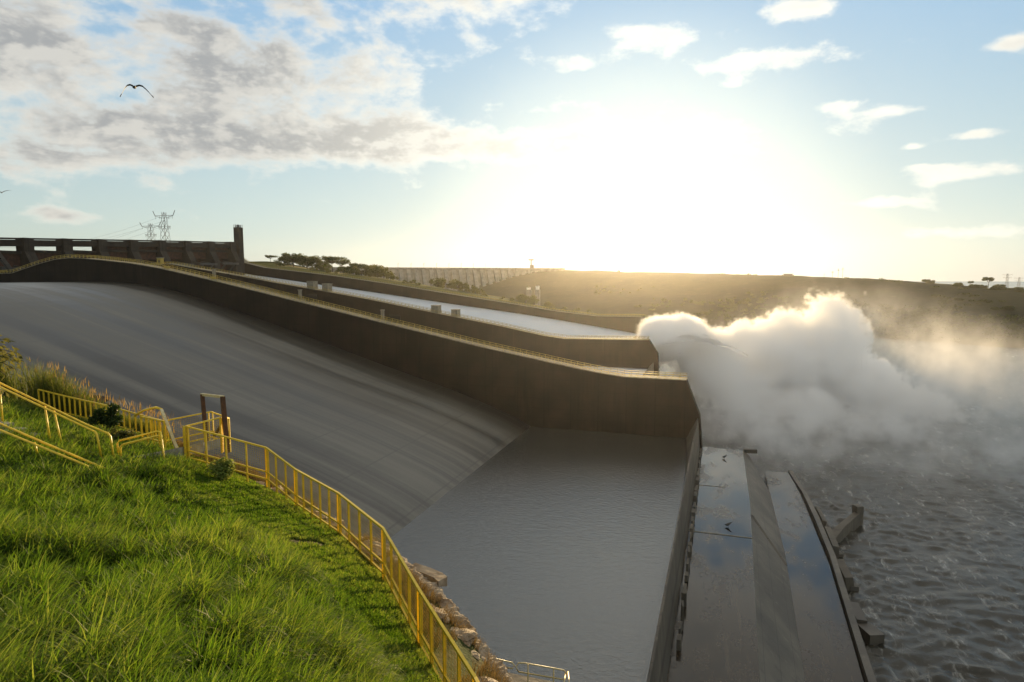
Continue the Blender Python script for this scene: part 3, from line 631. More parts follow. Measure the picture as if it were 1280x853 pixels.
# masts, pylons, hut on the hill
def lattice(name, p, h, w, label, arms, twin=False, cat='pylon'):
    t_ = thing(name, p, label, cat); mb = MB(); p = Vector(p); th = max(.08, h*.0036)
    def L(z): return w*(1-z/h*.72)
    for sx, sy in ((-1, -1), (1, -1), (1, 1), (-1, 1)): mb.bar(p+Vector((sx*w, sy*w, -1)), p+Vector((sx*L(h), sy*L(h), h)), th*1.4)
    n_ = 7
    for k in range(n_):
        z0, z1 = h*k/n_, h*(k+1)/n_
        for (ax, ay), (bx_, by_) in (((-1, -1), (1, -1)), ((1, -1), (1, 1)), ((1, 1), (-1, 1)), ((-1, 1), (-1, -1))):
            mb.bar(p+Vector((ax*L(z0), ay*L(z0), z0)), p+Vector((bx_*L(z1), by_*L(z1), z1)), th); mb.bar(p+Vector((bx_*L(z0), by_*L(z0), z0)), p+Vector((ax*L(z1), ay*L(z1), z1)), th)
    mb.build('lattice_mast', M['darksteel'], t_)
    for f, ln in arms:
        a = MB(); z = h*f
        for s_ in (-1, 1): a.bar(p+Vector((-ln, s_*.6, z+.4)), p+Vector((ln, s_*.6, z+.4)), th*1.3); a.bar(p+Vector((-ln, 0, z)), p+Vector((-L(z), s_*L(z), z-h*.05)), th); a.bar(p+Vector((ln, 0, z)), p+Vector((L(z), s_*L(z), z-h*.05)), th)
        for x_ in (-ln*.95, -ln*.5, ln*.5, ln*.95): a.bar(p+Vector((x_, 0, z)), p+Vector((x_, 0, z-h*.06)), th)
        a.build('cross_arm', M['darksteel'], t_)
    return t_
for px, h, lab in ((1258, 26, 'thin lattice pylon rising from the trees on the ridge'), (1273, 22, 'lower lattice pylon near the picture edge on the ridge')):
    p = ridge_p(px); lattice('pylon', p+np.array([0, 0, -4]), h, 2.2, lab, ((.8, 5), (.95, 6)))
for px, h, lab in ((1030, 8, 'shortest of the four thin masts on the bare hill ridge'), (1040.5, 13, 'second tallest thin mast on the bare hill ridge with a cross bar'), (1047.5, 18, 'thin mast with a cross bar just beside the tallest one'), (1053, 20, 'tallest thin mast on the bare hill ridge with a cross bar')):
    p = ridge_p(px)+np.array([0, 0, -2]); t_ = thing('mast', p, lab, 'mast'); mb = MB(); mb.bar(p, p+np.array([0, 0, h]), .55); mb.build('post', M['darksteel'], t_)
    if h > 10: mb = MB(); mb.bar(p+np.array([-2.4, 0, h*.8]), p+np.array([2.4, 0, h*.8]), .5); mb.bar(p+np.array([-1.8, 0, h*.95]), p+np.array([1.8, 0, h*.95]), .5); mb.build('cross_arm', M['darksteel'], t_)
p = ridge_p(985); t_ = thing('shed', p, 'low flat roofed shed alone on the hill ridge', 'shed')
mb = MB(); mb.box((p[0], p[1], p[2]+1.2), (15, 6, 4)); mb.build('wall', M['darksteel'], t_); mb = MB(); mb.box((p[0], p[1], p[2]+3.5), (18, 8, .7)); mb.build('roof', M['darksteel'], t_)
# power line pylons above the gate row
pys = []
for px, py, D, h, lab in ((188, 283, 1000, 62, 'lower lattice pylon above the dark gate row, wires running off it'), (205, 270, 960, 76, 'taller lattice pylon above the dark gate row')):
    p = at_d(px, py, D); p[2] -= h*.93; pys.append((p, h)); o = lattice('pylon', p, h, 7.0, lab, ((.72, 11), (.93, 17)), cat='pylon')
    mb = MB(); q = Vector(p)
    for s_ in (-1, 1): mb.bar(q+Vector((s_*17, 0, h*.93)), q+Vector((s_*21, 0, h*1.03)), .6)
    mb.build('earth_wire_horn', M['darksteel'], o)
for k in range(4):
    (p, h) = pys[k % 2]; a = Vector(p)+Vector(((-15, 15)[k//2], 0, h*.93-3)); b_ = a+Vector((-420, -40, -28)); pts = [a.lerp(b_, i/14)-Vector((0, 0, 26*(1-(2*i/14-1)**2))) for i in range(15)]
    mb = MB(); mb.tube(pts, .09, 5); tag(mb.build('power_cable', M['darksteel']), 'thin sagging power cable strung from the pylons above the gate row', 'power cable', 'power cables strung from the pylons')

# ------------------------------------------------------------------ grassy hillside the camera stands on
FEET = [(-900, 300, 75), (-300, 435, 36), (-120, 470, 31), (0, 500, 28.5), (75, 522, 27), (190, 552, 25), (240, 578, 21.5), (288, 592, 21.5), (375, 636, 19), (428, 676, 16), (484, 728, 14), (528, 810, 11.8), (570, 920, 9.3), (620, 1080, 7.2), (700, 1400, 6)]
RIM = [(-880, 300, 78), (-280, 432, 38), (-100, 466, 32.6), (8, 497, 29.8), (84, 520, 28.2), (200, 545, 26.4), (250, 570, 22.8), (300, 586, 22.6), (386, 629, 20.2), (442, 668, 17.4), (505, 712, 15.4), (562, 765, 13.9), (622, 842, 12.4), (700, 960, 10.5), (820, 1250, 8.5)]
MID = [(-900, 420, 40), (-420, 560, 19), (-220, 590, 16.5), (-60, 610, 15), (20, 620, 14.5), (110, 640, 14), (160, 655, 13.6), (210, 670, 13.2), (280, 700, 12), (330, 730, 10.8), (380, 765, 9.8), (420, 830, 8.6), (460, 910, 7.4), (500, 1050, 6), (560, 1350, 5)]
NEAR = [(-900, 700, 14), (-500, 860, 6.5), (-300, 850, 6.2), (-120, 850, 6.0), (-40, 850, 5.9), (40, 850, 5.9), (90, 852, 5.9), (140, 856, 5.9), (200, 862, 5.8), (240, 872, 5.7), (280, 885, 5.6), (320, 930, 5.4), (360, 1000, 5.1), (400, 1150, 4.7), (450, 1450, 4.3)]
feet, rim, mid, near_ = ([at_d(*p) for p in L] for L in (FEET, RIM, MID, NEAR))
behind = [n + (n-m)*np.array([.9, .9, .7]) for n, m in zip(near_, mid)]
for b_ in behind: b_[2] = min(b_[2], 48.3)
far_behind = [b_ + np.array([2, -16, 2.0]) for b_ in behind]
q_in = [m*.5+f*.5+np.array([0, 0, .06]) for m, f in zip(mid, feet)]
cliff1, cliff2, cliff3 = [], [], []
for f, r in zip(feet, rim):
    d = np.array([.25, 1.0, 0]); d /= np.linalg.norm(d)
    out = 41.5 - r[1]
    cliff1.append(r + d*.25 + np.array([0, 0, -1.3])); cliff2.append(r + d*max(1.0, out*.12) + np.array([0, 0, -11.0])); cliff3.append(np.array([r[0]+2, max(42.6, r[1]+2), -6.0]))
rows_h = [far_behind, behind, near_, mid, q_in, feet, rim, cliff1, cliff2, cliff3]
HS = np.array([catmull(r, 8) for r in rows_h]); HS = np.array([catmull(HS[:, k], 8) for k in range(HS.shape[1])])   # [along, across, 3]
hn = fbm(np.stack([HS[..., 0]*.5, HS[..., 1]*.5, HS[..., 2]*.5], -1), 4)
HS[..., 2] += .07*hn; HS[:, 52:, 1] += (.25*hn)[:, 52:]
def soil():
    m, t, b = material('soil_and_turf', (.06, .07, .02), .95, .1); p = objcoord(t); n = noise(t, p, .9, 6, .65); n2 = noise(t, p, 7, 5, .65)
    col = mixc(t, n.step(.42, .58), (.032, .050, .010), (.060, .055, .020)); col = mixc(t, n2.step(.5, .7)*.6, col, (.05, .035, .018)); link(t, col, b.inputs['Base Color']); bump(t, b, n2+n, .8, .08); return m
M['soil'] = soil()
a_, b2_ = HS.shape[:2]; ii = np.arange(a_-1)[:, None]*b2_ + np.arange(b2_-1)[None]
tag(fast_mesh('hillside', HS.reshape(-1, 3), np.stack([ii, ii+1, ii+b2_+1, ii+b2_], -1).reshape(-1, 4), M['soil']), kind='structure')
def hill_pt(u, v):
    """point on the hillside: u along (index of the lists above), v across (row index)."""
    x = np.clip(np.asarray(u)*8, 0, a_-1.001); y = np.clip(np.asarray(v)*8, 0, b2_-1.001); i = x.astype(int); j = y.astype(int); f = (x-i)[..., None]; g = (y-j)[..., None]
    return (HS[i, j]*(1-f)+HS[i+1, j]*f)*(1-g) + (HS[i, j+1]*(1-f)+HS[i+1, j+1]*f)*g
_hx = HS[:, 8:57].reshape(-1, 3)
def ground_z(x, y):
    d = (_hx[:, 0]-x)**2 + (_hx[:, 1]-y)**2; k = np.argsort(d)[:4]; w = 1/(d[k]+1e-3); return float((_hx[k, 2]*w).sum()/w.sum())

# ------------------------------------------------------------------ grass: bent blades, long near the camera, short by the fence
def blade_mat(name, stops, trans, rough=.62):
    m, t, b = material(name, (.07, .12, .02), rough, .15); at = t.nodes.new('ShaderNodeAttribute'); at.attribute_name = 'tone'; v = V(t, at.outputs['Fac'])
    col = mixc(t, v.step(0, .5, kind='LINEAR'), stops[0], stops[1]); col = mixc(t, v.step(.5, 1, kind='LINEAR'), col, stops[2]); link(t, col, b.inputs['Base Color'])
    tl = t.nodes.new('ShaderNodeBsdfTranslucent'); link(t, scaled(t, col, trans), tl.inputs[0]); ms = t.nodes.new('ShaderNodeMixShader'); ms.inputs[0].default_value = .45
    t.links.new(b.outputs[0], ms.inputs[1]); t.links.new(tl.outputs[0], ms.inputs[2]); t.links.new(ms.outputs[0], t.nodes['Material Output'].inputs[0]); return m
M['grass'] = blade_mat('green_grass_blade', ((.030, .064, .007), (.080, .142, .012), (.18, .205, .045)), (1.6, 1.65, .8))
M['drygrass'] = blade_mat('dry_grass_blade', ((.10, .075, .025), (.17, .12, .045), (.26, .20, .10)), (1.0, .9, .7))
M['tallgrass'] = blade_mat('tall_yellow_grass_blade', ((.07, .10, .018), (.12, .14, .028), (.20, .18, .06)), (1.1, 1.1, .7))
def blades(name, root_pts, length, width, lean, tone, mat, kind='stuff', seg=4, wind=(.55, .2), parent=None):
    n = len(root_pts); a = rng.random(n)*2*np.pi; dirx = np.cos(a)+wind[0]; diry = np.sin(a)+wind[1]; dl = np.hypot(dirx, diry)+1e-6; dirx /= dl; diry /= dl
    L = length*(.55+.75*rng.random(n)); bend = lean*(.35+1.0*rng.random(n)); w = width*(.6+.8*rng.random(n)); sx, sy = -diry, dirx; co = np.zeros((n, (seg+1)*2, 3), np.float32)
    tw = rng.normal(0, .5, n); s2x = sx*np.cos(tw)+dirx*np.sin(tw); s2y = sy*np.cos(tw)+diry*np.sin(tw)
    px = root_pts[:, 0].copy(); py = root_pts[:, 1].copy(); pz = root_pts[:, 2].copy()-.02
    for k in range(seg+1):
        f = k/seg; ww = w*(1-f**1.6)*.5+.0006
        co[:, 2*k] = np.stack([px-s2x*ww, py-s2y*ww, pz], 1); co[:, 2*k+1] = np.stack([px+s2x*ww, py+s2y*ww, pz], 1)
        ang = np.minimum(bend*(f+.5/seg)**1.3*1.9, 2.5); st = L/seg; px += dirx*np.sin(ang)*st; py += diry*np.sin(ang)*st; pz += np.cos(ang)*st
    base = (np.arange(n)*(seg+1)*2)[:, None]; q = np.concatenate([base+np.array([2*k, 2*k+1, 2*k+3, 2*k+2])[None] for k in range(seg)], 0)
    o = fast_mesh(name, co.reshape(-1, 3), q, M[mat], parent); at = o.data.attributes.new('tone', 'FLOAT', 'POINT'); at.data.foreach_set('value', np.repeat(tone, (seg+1)*2).astype(np.float32))
    return tag(o, kind=kind)
def scatter(n, u0, u1, v0, v1):
    """even by area over the hillside patch."""
    uu = rng.uniform(u0, u1, n*4); vv = rng.uniform(v0, v1, n*4); e = .02
    A_ = hill_pt(uu+e, vv)-hill_pt(uu-e, vv); B_ = hill_pt(uu, vv+e)-hill_pt(uu, vv-e); ar = np.linalg.norm(np.cross(A_, B_), axis=1)
    k = rng.choice(len(uu), n, p=ar/ar.sum()); return uu[k], vv[k]
def seen(p, margin=60):
    d = p-_C; D = d@_F; x = 640+FPX*(d@_R)/D; y = 426.5-FPX*(d@_U)/D; return (D > 1.5) & (x > -margin) & (x < 1280+margin) & (y < 853+margin*2.2)
uu, vv = scatter(1500000, 1.5, 13.6, 1.3, 5.05); p = hill_pt(uu, vv); D = (p-_C)@_F; k = seen(p)
cl = vnoise(np.stack([p[:, 0]*1.5, p[:, 1]*1.5, p[:, 2]*0], -1)); cl2 = vnoise(np.stack([p[:, 0]*.35+9, p[:, 1]*.35, p[:, 2]*0], -1)); clf = vnoise(np.stack([p[:, 0]*4.1, p[:, 1]*4.1, p[:, 2]*0+3], -1))
keep = k & (rng.random(len(p)) < np.clip(1.15*(6.5/np.maximum(D, 5))**1.25, .15, 1)*np.maximum((.55+.7*clf+.4*cl).clip(.10, 1), np.clip((vv-3.2)/.8, 0, 1)*np.clip((uu-5.2)/1.0, 0, 1)*2.2))
bare = (cl2 + .9*cl + .5*clf > 1.5) & (vv > 3.6); keep &= ~bare
uu, vv, p, D, cl, cl2, clf = (q[keep] for q in (uu, vv, p, D, cl, cl2, clf))
lawn = np.clip((vv-3.0)/.9, 0, 1)*np.clip((uu-5.6)/1.2, 0, 1); lawn = np.maximum(lawn, np.clip((vv-4.3)/.4, 0, 1)*.5)
hgt = (.46+.20*cl+.16*clf+.12*cl2)*(1-lawn) + (.115+.03*clf)*lawn
tone = np.clip(.36+.24*cl+.25*cl2+.12*clf+rng.normal(0, .27, len(p))+.10*lawn + (vv > 4.7)*.3, 0, 1)
wid = .0115+.0011*D
blades('grass', p, hgt, wid, .78+.40*(1-lawn)+.3*cl+rng.normal(0, .25, len(p)), tone, 'grass')
print('grass blades', len(p))
# dry straw-coloured grass over the rim and tall seed-headed grass behind the steps
uu, vv = scatter(26000, 5.0, 13.0, 5.15, 6.3); p = hill_pt(uu, vv); k = (vnoise(p*.9) + .5*vnoise(p*3.1) > -.12) & seen(p); p = p[k]
blades('dry_grass', p, np.full(len(p), .24), np.full(len(p), .007), np.full(len(p), 1.0), rng.random(len(p))*.7, 'drygrass', wind=(.9, .5))
uu, vv = scatter(11000, 2.4, 5.2, 5.12, 6.2); p = hill_pt(uu, vv); k = (vnoise(p*.45) > -.30); p = p[k]
hh = np.interp(p[:, 0], [-28, -25.8, -24.3, -20], [1.75, 1.25, .6, .32]); blades('tall_grass', p, hh, np.full(len(p), .030), np.full(len(p), .38), np.clip(rng.normal(.5, .25, len(p)), 0, 1), 'tallgrass', wind=(.5, .2), seg=5)
nseed = 420; kk = rng.choice(len(p), nseed); sp = p[kk] + np.stack([rng.normal(.25, .15, nseed), rng.normal(.1, .1, nseed), np.interp(p[kk, 0], [-28, -25.8, -24.3, -20], [1.6, 1.2, .8, .5])*rng.uniform(.85, 1.25, nseed)], 1)
blades('seed_heads', sp, np.full(nseed, .30), np.full(nseed, .035), np.full(nseed, .5), rng.uniform(.6, 1, nseed), 'drygrass', wind=(.8, .2))

# ------------------------------------------------------------------ yellow fence down the edge of the lawn
M['yellow'] = speckled('yellow_fence_paint', (.82, .58, .035), (.68, .46, .025), 6.0, rough=.42, bumpk=.15, bdist=.01, spec=.5)
M['wire'] = speckled('yellow_mesh_wire', (.48, .34, .04), (.40, .27, .03), 6.0, rough=.5)
M['palerail'] = speckled('worn_pale_rail', (.62, .55, .33), (.46, .36, .14), 5.0, rough=.4, spec=.5)
def fence_run(label, top, h, name='mesh_fence', posts_every=1.35, pair=True, mesh=True, cat='fence', mid=.18, sag=0.0, mat='yellow'):
    """top: points of the top rail; posts stand under it every few feet and at each bend, a mesh panel fills each bay."""
    top = [Vector(p) for p in top]; root = thing(name, top[0]-Vector((0, 0, h)), label, cat)
    for a, b_ in zip(top, top[1:]):
        d = b_-a; n = max(1, round(d.length/posts_every)); dirh = Vector((d.x, d.y, 0)).normalized()
        r = MB(); r.bar(a, b_, .05, .05); r.build('top_rail', M[mat], root)
        for hh in (h-.10, h*.70):
            r = MB(); r.bar(a-Vector((0, 0, hh)), b_-Vector((0, 0, hh)), .04, .045); r.build('lower_rail', M[mat], root)
        for k in range(n+1):
            if k == n and b_ is not top[-1]: continue
            q = a+d*(k/n); bend = (k == 0)
            offs = ((-.07, .07) if (pair and bend) else (0,))
            for of in offs:
                r = MB(); g = q+dirh*of; r.bar(g+Vector((0, 0, .01)), g-Vector((0, 0, h+.22)), (.052 if not bend else .06), .04, up=tuple(dirh)); r.build('post', M[mat], root)
        if mesh:
            for k in range(n):
                q0 = a+d*(k/n); q1 = a+d*((k+1)/n); w = MB(); L = (q1-q0).length; nn = int(L/.06)
                for i in range(1, nn): q = q0.lerp(q1, i/nn); w.bar(q-Vector((0, 0, .04)), q-Vector((0, 0, h-.12)), .0042)
                for i in range(1, int((h-.12)/.07)): w.bar(q0-Vector((0, 0, .04+i*.07)), q1-Vector((0, 0, .04+i*.07)), .0042)
                w.build('mesh_panel', M['wire'], root)['kind'] = 'stuff'
    return root
fr = [at_d(232, 533, 20.6), at_d(333, 560, 20.2), at_d(369, 587, 18.8), at_d(423, 617, 16.2), at_d(479, 661, 13.9), at_d(524, 738, 11.5), at_d(594, 848, 9.3), at_d(650, 960, 7.6)]
fence_run('long yellow mesh fence bending along the edge of the lawn towards the camera', fr, 1.12, posts_every=.66)
fence_run('yellow fence bay round the landing beside the tall brown frame', [at_d(232, 533, 20.6), at_d(276, 522, 22.6), at_d(286, 523, 23.6)], 1.05, posts_every=1.0)
fence_run('yellow fence piece behind the landing, running to the pale leaning post', [at_d(207, 526, 24.0), at_d(263, 515, 25.0), at_d(284, 522, 25.2)], 1.1, posts_every=1.5)
fence_run('low yellow picket fence behind the steps, sunk in tall grass', [at_d(48, 487, 27.6), at_d(80, 495, 26.9), at_d(133, 507, 26), at_d(176, 519, 25.2), at_d(206, 527, 24.4)], 1.05, posts_every=.32, pair=False, mesh=False)
fence_run('short yellow gate of upright bars beside the pale leaning post', [at_d(176, 521, 23.4), at_d(205, 527, 22.8)], 1.1, posts_every=.3, pair=False, mesh=False, name='yellow_gate', cat='gate')
t_ = thing('leaning_post', at_d(221, 560, 22.5), 'pale worn post leaning beside the small yellow gate', 'post'); mb = MB(); mb.bar(at_d(201.5, 512, 23.2), at_d(221, 561, 22.4), .10, .07); mb.build('post', M['palerail'], t_)
mb = MB(); pts = [at_d(168, 520, 23.6), at_d(180, 513, 23.6), at_d(195, 509.5, 23.4), at_d(202, 512, 23.2)]; mb.tube(pts, .045, 7); mb.build('brace_rail', M['yellow'], t_, True)
# brown goal-shaped frame
M['brown'] = speckled('brown_rusty_frame_steel', (.07, .035, .016), (.11, .05, .02), 5.0, rough=.6)
fb = thing('brown_frame', at_d(270, 560, 22.8), 'tall brown steel frame like a doorway standing by the fence corner', 'frame')
mb = MB(); mb.bar(at_d(252.8, 493, 23.2), at_d(258.5, 556, 23.2), .12, .12); mb.build('post', M['brown'], fb)
mb = MB(); mb.bar(at_d(278.2, 496, 22.6), at_d(284.5, 566, 22.6), .14, .14); mb.build('post', M['brown'], fb)
mb = MB(); mb.bar(at_d(251.6, 493.4, 23.22), at_d(279.6, 496.4, 22.58), .07, .09); mb.build('cross_bar', M['palerail'], fb)
mb = MB(); mb.bar(at_d(279, 528, 22.7), at_d(268, 545, 23.3), .07, .07); mb.build('brace', M['brown'], fb)
# steps with handrails and the walkway
M['curb'] = speckled('pale_path_concrete', (.34, .33, .28), (.24, .22, .17), 4.0)
st = thing('concrete_steps', at_d(60, 575, 18), 'concrete steps between two handrails, climbing through long grass', 'steps')
s0, s1 = at_d(128, 585, 18.6), at_d(-110, 488, 21.0); nst = 14
for k in range(nst):
    c = s0+(s1-s0)*(k+.5)/nst; mb = MB(); mb.box((c[0], c[1], c[2]-.52), (.62, 1.5, .5), math.atan2((s1-s0)[1], (s1-s0)[0])); mb.build('step', M['curb'], st)
def handrail(name, label, rails, posts, r=.03, mat='yellow', cat='handrail'):
    root = thing(name, rails[0][0], label, cat)
    for pts in rails: mb = MB(); mb.tube(pts, r, 8); mb.build('rail', M[mat], root, True)
    for a, b_ in posts: mb = MB(); mb.tube([a, b_], r*.95, 8); mb.build('post', M[mat], root, True)
    return root
off = np.array([.10, .22, -.02])
h1 = [at_d(-140, 412, 22.6), at_d(0, 479, 20.6), at_d(108, 531, 19.0), at_d(135, 542, 18.8), at_d(138, 546, 18.8), at_d(142, 574, 18.8)]
h1b = [at_d(-140, 417, 22.0), at_d(0, 484, 20.2), at_d(119, 540, 18.7), at_d(121, 543, 18.7), at_d(128, 578, 18.7)]
handrail('handrail', 'upper yellow handrail pair on the far side of the steps', [h1, h1b], [(at_d(56, 508, 19.8), at_d(62, 548, 19.6)), (at_d(67, 512, 19.6), at_d(77, 556, 19.4)), (at_d(-1, 481, 20.4), at_d(3, 527, 20.2)), (at_d(-80, 444, 21.5), at_d(-78, 485, 21.5))])
h2 = [at_d(-140, 468, 20.0), at_d(0, 530, 18.2), at_d(60, 556, 17.6), at_d(112, 578, 17.1), at_d(150, 594, 16.8)]
h2b = [at_d(-140, 476, 19.4), at_d(0, 538, 17.8), at_d(105, 581, 16.8), at_d(109, 583, 16.8), at_d(113, 594, 16.8)]
handrail('handrail', 'lower yellow handrail pair half hidden in the long grass', [h2, h2b], [(at_d(43, 553, 17.5), at_d(46.5, 567, 17.5)), (at_d(-30, 524, 18.2), at_d(-28, 545, 18.2))])
hoop = [at_d(149, 580, 19.2), at_d(146.5, 555, 19.2), at_d(149, 551, 19.2), at_d(197, 539.5, 19.6), at_d(201, 540.5, 19.6), at_d(207, 592, 19.3)]
handrail('guard_hoop', 'bent yellow pipe guard hoop standing over the path kerb', [hoop, [at_d(152, 585, 19.0), at_d(150.5, 559, 19.0), at_d(153, 556, 19.0), at_d(198, 544.5, 19.4)]], [])
wkp = thing('path_kerb', at_d(185, 570, 20), 'pale concrete kerb of the path leading to the fence landing', 'kerb')
mb = MB(); pts = [at_d(126, 579, 18.9), at_d(200, 565, 20.0), at_d(242, 556, 21.0), at_d(264, 551, 22.0)]
mb.solid([[p+np.array([0, 0, -.30]), p+np.array([.10, .30, -.30]), p+np.array([.10, .30, 0]), p] for p in pts]); mb.build('kerb_slab', M['curb'], wkp)
# tube railing on the ledge low on the right
lr = [at_d(604, 818, 33), at_d(613, 822, 32.6), at_d(640, 828.5, 32.4), at_d(643, 832, 32.4), at_d(641, 836, 32.4), at_d(620, 832, 32.6)]
lr2 = [at_d(648, 840, 32.4), at_d(645, 834, 32.4), at_d(648, 829, 32.4), at_d(655, 829, 32.3), at_d(705, 838, 32.0), at_d(710, 844, 32.0), at_d(706, 850, 32.0), at_d(648, 840, 32.4)]
handrail('pipe_railing', 'low bronze pipe railing on a ledge above the dark pool', [lr, lr2, [at_d(710, 840, 32.0), at_d(712, 858, 30.5)], [at_d(707, 842, 32), at_d(704, 862, 31)]], [(at_d(660, 831, 32.3), at_d(660, 862, 32.2)), (at_d(692, 836, 32.1), at_d(692, 868, 32)), (at_d(628, 826, 32.5), at_d(628, 850, 32.4))], .035, 'palerail', 'railing')
lg = thing('concrete_ledge', at_d(660, 866, 32), 'dark concrete ledge under the low pipe railing', 'ledge')
q0, q1 = at_d(590, 836, 33.5), at_d(716, 862, 31.8); mb = MB(); mb.solid([[p+np.array([-.3, -2.5, -14]), p+np.array([.2, 1.0, -30]), p+np.array([.1, .5, -.15]), p+np.array([0, -2.5, -.15])] for p in (q0, q1)]); mb.build('ledge_slab', M['lip'], lg)
# rocks along the eroded rim
M['rock'] = speckled('pale_weathered_rock', (.36, .30, .22), (.17, .12, .075), 2.2, bumpk=.8, bdist=.05)
def rock(label, p, s, sq=(1, 1, .6), group=None):
    n = 14; v = []; seed = random.uniform(0, 50); mb = MB(); rows = []
    for i in range(1, n):
        th = math.pi*i/n; ring = []
        for k in range(18):
            ph = 2*math.pi*k/18; q = np.array([math.sin(th)*math.cos(ph), math.sin(th)*math.sin(ph), math.cos(th)]); r = 1+.34*float(fbm(q*1.7+seed, 3)); ring.append(tuple(np.asarray(p)+q*r*s*np.array(sq)))
        rows.append(ring)
    mb.solid(rows); return tag(mb.build('rock', M['rock'], None, False), label, 'rock', group)
for px, py, D, s, sq, lab in ((341, 618, 20.4, .38, (1, 1, .6), 'grey white rock poking out of turf below the fence bend'), (322, 607, 20.9, .22, (1.2, 1, .5), 'small grey stone beside the grey white rock under the fence'), (417, 656, 17.6, .22, (1.3, 1, .6), 'pale stone seen between fence posts halfway down the run'), (466, 690, 15.4, .34, (1, 1, .7), 'pale stone behind the fence just above the steep bend'), (398, 645, 18.4, .25, (1.3, 1, .5), 'flat earthy stone behind the middle of the fence'), (440, 676, 16.5, .22, (1.4, 1, .4), 'low earthy stone between the two pale stones behind the fence')):
    rock(lab, at_d(px, py, D), s, sq)
RG = 'pale stones lining the eroded rim outside the fence'
for k in range(24):
    f = k/23; u = 9.3+f*3.5; v = 5.80+random.uniform(-.25, .10); q = hill_pt(np.array([u+random.uniform(-.05, .05)]), np.array([v]))[0]
    rock('pale weathered stone in the crumbling rim outside the lower fence', q-np.array([0, 0, .06]), random.uniform(.08, .26), (1.3, 1.1, .5), RG)
def rim_crust():
    n, m_ = 320, 22; rows = []
    u = np.linspace(9.15, 13.0, n); c = hill_pt(u, np.full(n, 5.93))
    for k in range(n):
        a = c[max(0, k-1)]; b_ = c[min(n-1, k+1)]; d = (b_-a)/np.linalg.norm(b_-a); s_ = np.cross(d, [0, 0, 1]); s_ /= np.linalg.norm(s_); ring = []
        taper = min(1, k/8, (n-1-k)/8)*.9+.1
        for q in range(m_):
            g = 2*math.pi*q/m_; base_ = c[k]+s_*math.cos(g)*.24*taper+np.array([0, 0, math.sin(g)*.13*taper-.05])
            r = 1+.40*float(fbm(base_*3.2, 6, .68)); ring.append(tuple(c[k]+s_*math.cos(g)*.24*taper*r+np.array([0, 0, math.sin(g)*.13*taper*r-.05])))
        rows.append(ring)
    mb = MB(); mb.solid(rows); tag(mb.build('rock_crust', M['rock'], None, False), 'long pale lumpy crust of eroded rock along the rim outside the lower fence', 'rock')
rim_crust()
t_ = thing('slab_stone', at_d(530, 720, 15.2), 'flat pale slab jutting out at the top of the eroded rim', 'stone')
mb = MB(); mb.solid([[at_d(x, y+7, D), at_d(x, y+7, D)+np.array([.1, .28, -.1]), at_d(x, y, D)+np.array([.1, .28, 0]), at_d(x, y, D)] for x, y, D in ((508, 709, 15.4), (528, 716, 15.2), (542, 722, 15.0), (548, 727, 14.8))]); mb.build('slab_body', M['rock'], t_)
# rusty sheet hut roof below the tall grass
M['redrust'] = speckled('red_rusty_sheet', (.085, .03, .02), (.03, .02, .016), 3.0, rough=.7)
SH = np.array([-.55, .2, -.65])
rt = thing('rusty_shed', at_d(108, 505, 31), 'small dark red rusty shed roof peeking out behind tall grass', 'shed')
mb = MB(); mb.solid([[(at_d(x, y, D)+SH), (at_d(x, y, D)+SH)+np.array([.1, .9, .25]), (at_d(x, y, D)+SH)+np.array([.1, .9, .17]), (at_d(x, y, D)+SH)+np.array([0, 0, -.08])] for x, y, D in ((92, 489, 31), (106, 490, 30.9), (122, 493, 30.8))]); mb.build('roof', M['redrust'], rt)
mb = MB(); mb.solid([[(at_d(x, y, D)+SH)+np.array([.1, .3, -.05]), (at_d(x, y, D)+SH)+np.array([.1, .8, .05]), (at_d(x, y, D)+SH)+np.array([.1, .8, -1.6]), (at_d(x, y, D)+SH)+np.array([.1, .3, -1.6])] for x, y, D in ((93, 491, 31), (121, 495, 30.8))]); mb.build('wall', M['brown'], rt)

# ------------------------------------------------------------------ shrubs, the leafy branch at the picture edge, the big bird
M['weedleaf'] = leafmat('pale_weed_leaf', (.12, .17, .03), (.18, .22, .05), (.25, .28, .05)); M['shrubleaf'] = leafmat('dark_shrub_leaf', (.018, .035, .008), (.04, .07, .015), (.06, .09, .01))
def shrub(name, p, h, r, n, leaf, label, mat='shrubleaf', cl=7, cat='shrub'):
    root = thing(name, p, label, cat); mb = MB(); cs = []; p = Vector(p)
    for k in range(cl):
        q = Vector((random.uniform(-r, r)*.7, random.uniform(-r, r)*.7, h*random.uniform(.3, .9))); cs.append(p+q); mb.tube([p+Vector((q.x*.1, q.y*.1, -.2)), p+q*.6, p+q], .02, 5, .008)
    mb.build('stem', M['bark'], root, True); co, q4 = leaf_cloud(cs, [r*.55]*cl, n, leaf, .9); fast_mesh('foliage', co, q4, M[mat], root, False); return root
shrub('shrub', at_d(134, 546, 23.5), 1.25, .38, 1500, .07, 'upright dark green shrub in front of the picket fence')
shrub('shrub', at_d(150, 566, 22.2), .75, .55, 1100, .075, 'low leafy green shrub behind the pipe hoop', 'bushleaf')
shrub('weed_tuft', at_d(280, 598, 19.8), .5, .45, 1600, .05, 'soft pale green weed mound on the turf beside the dark soil', 'weedleaf', cat='weed')
bt = thing('young_tree', at_d(-95, 560, 14.5), 'leafy green branch of a young tree reaching in at the edge of the picture', 'tree')
mb = MB(); A0 = at_d(-95, 560, 14.5); tips = []; cs = []
lim = [(-95, 640), (-85, 520), (-50, 430)]
mb.tube([at_d(x, y, 14.5) for x, y in lim], .07, 8, .035)
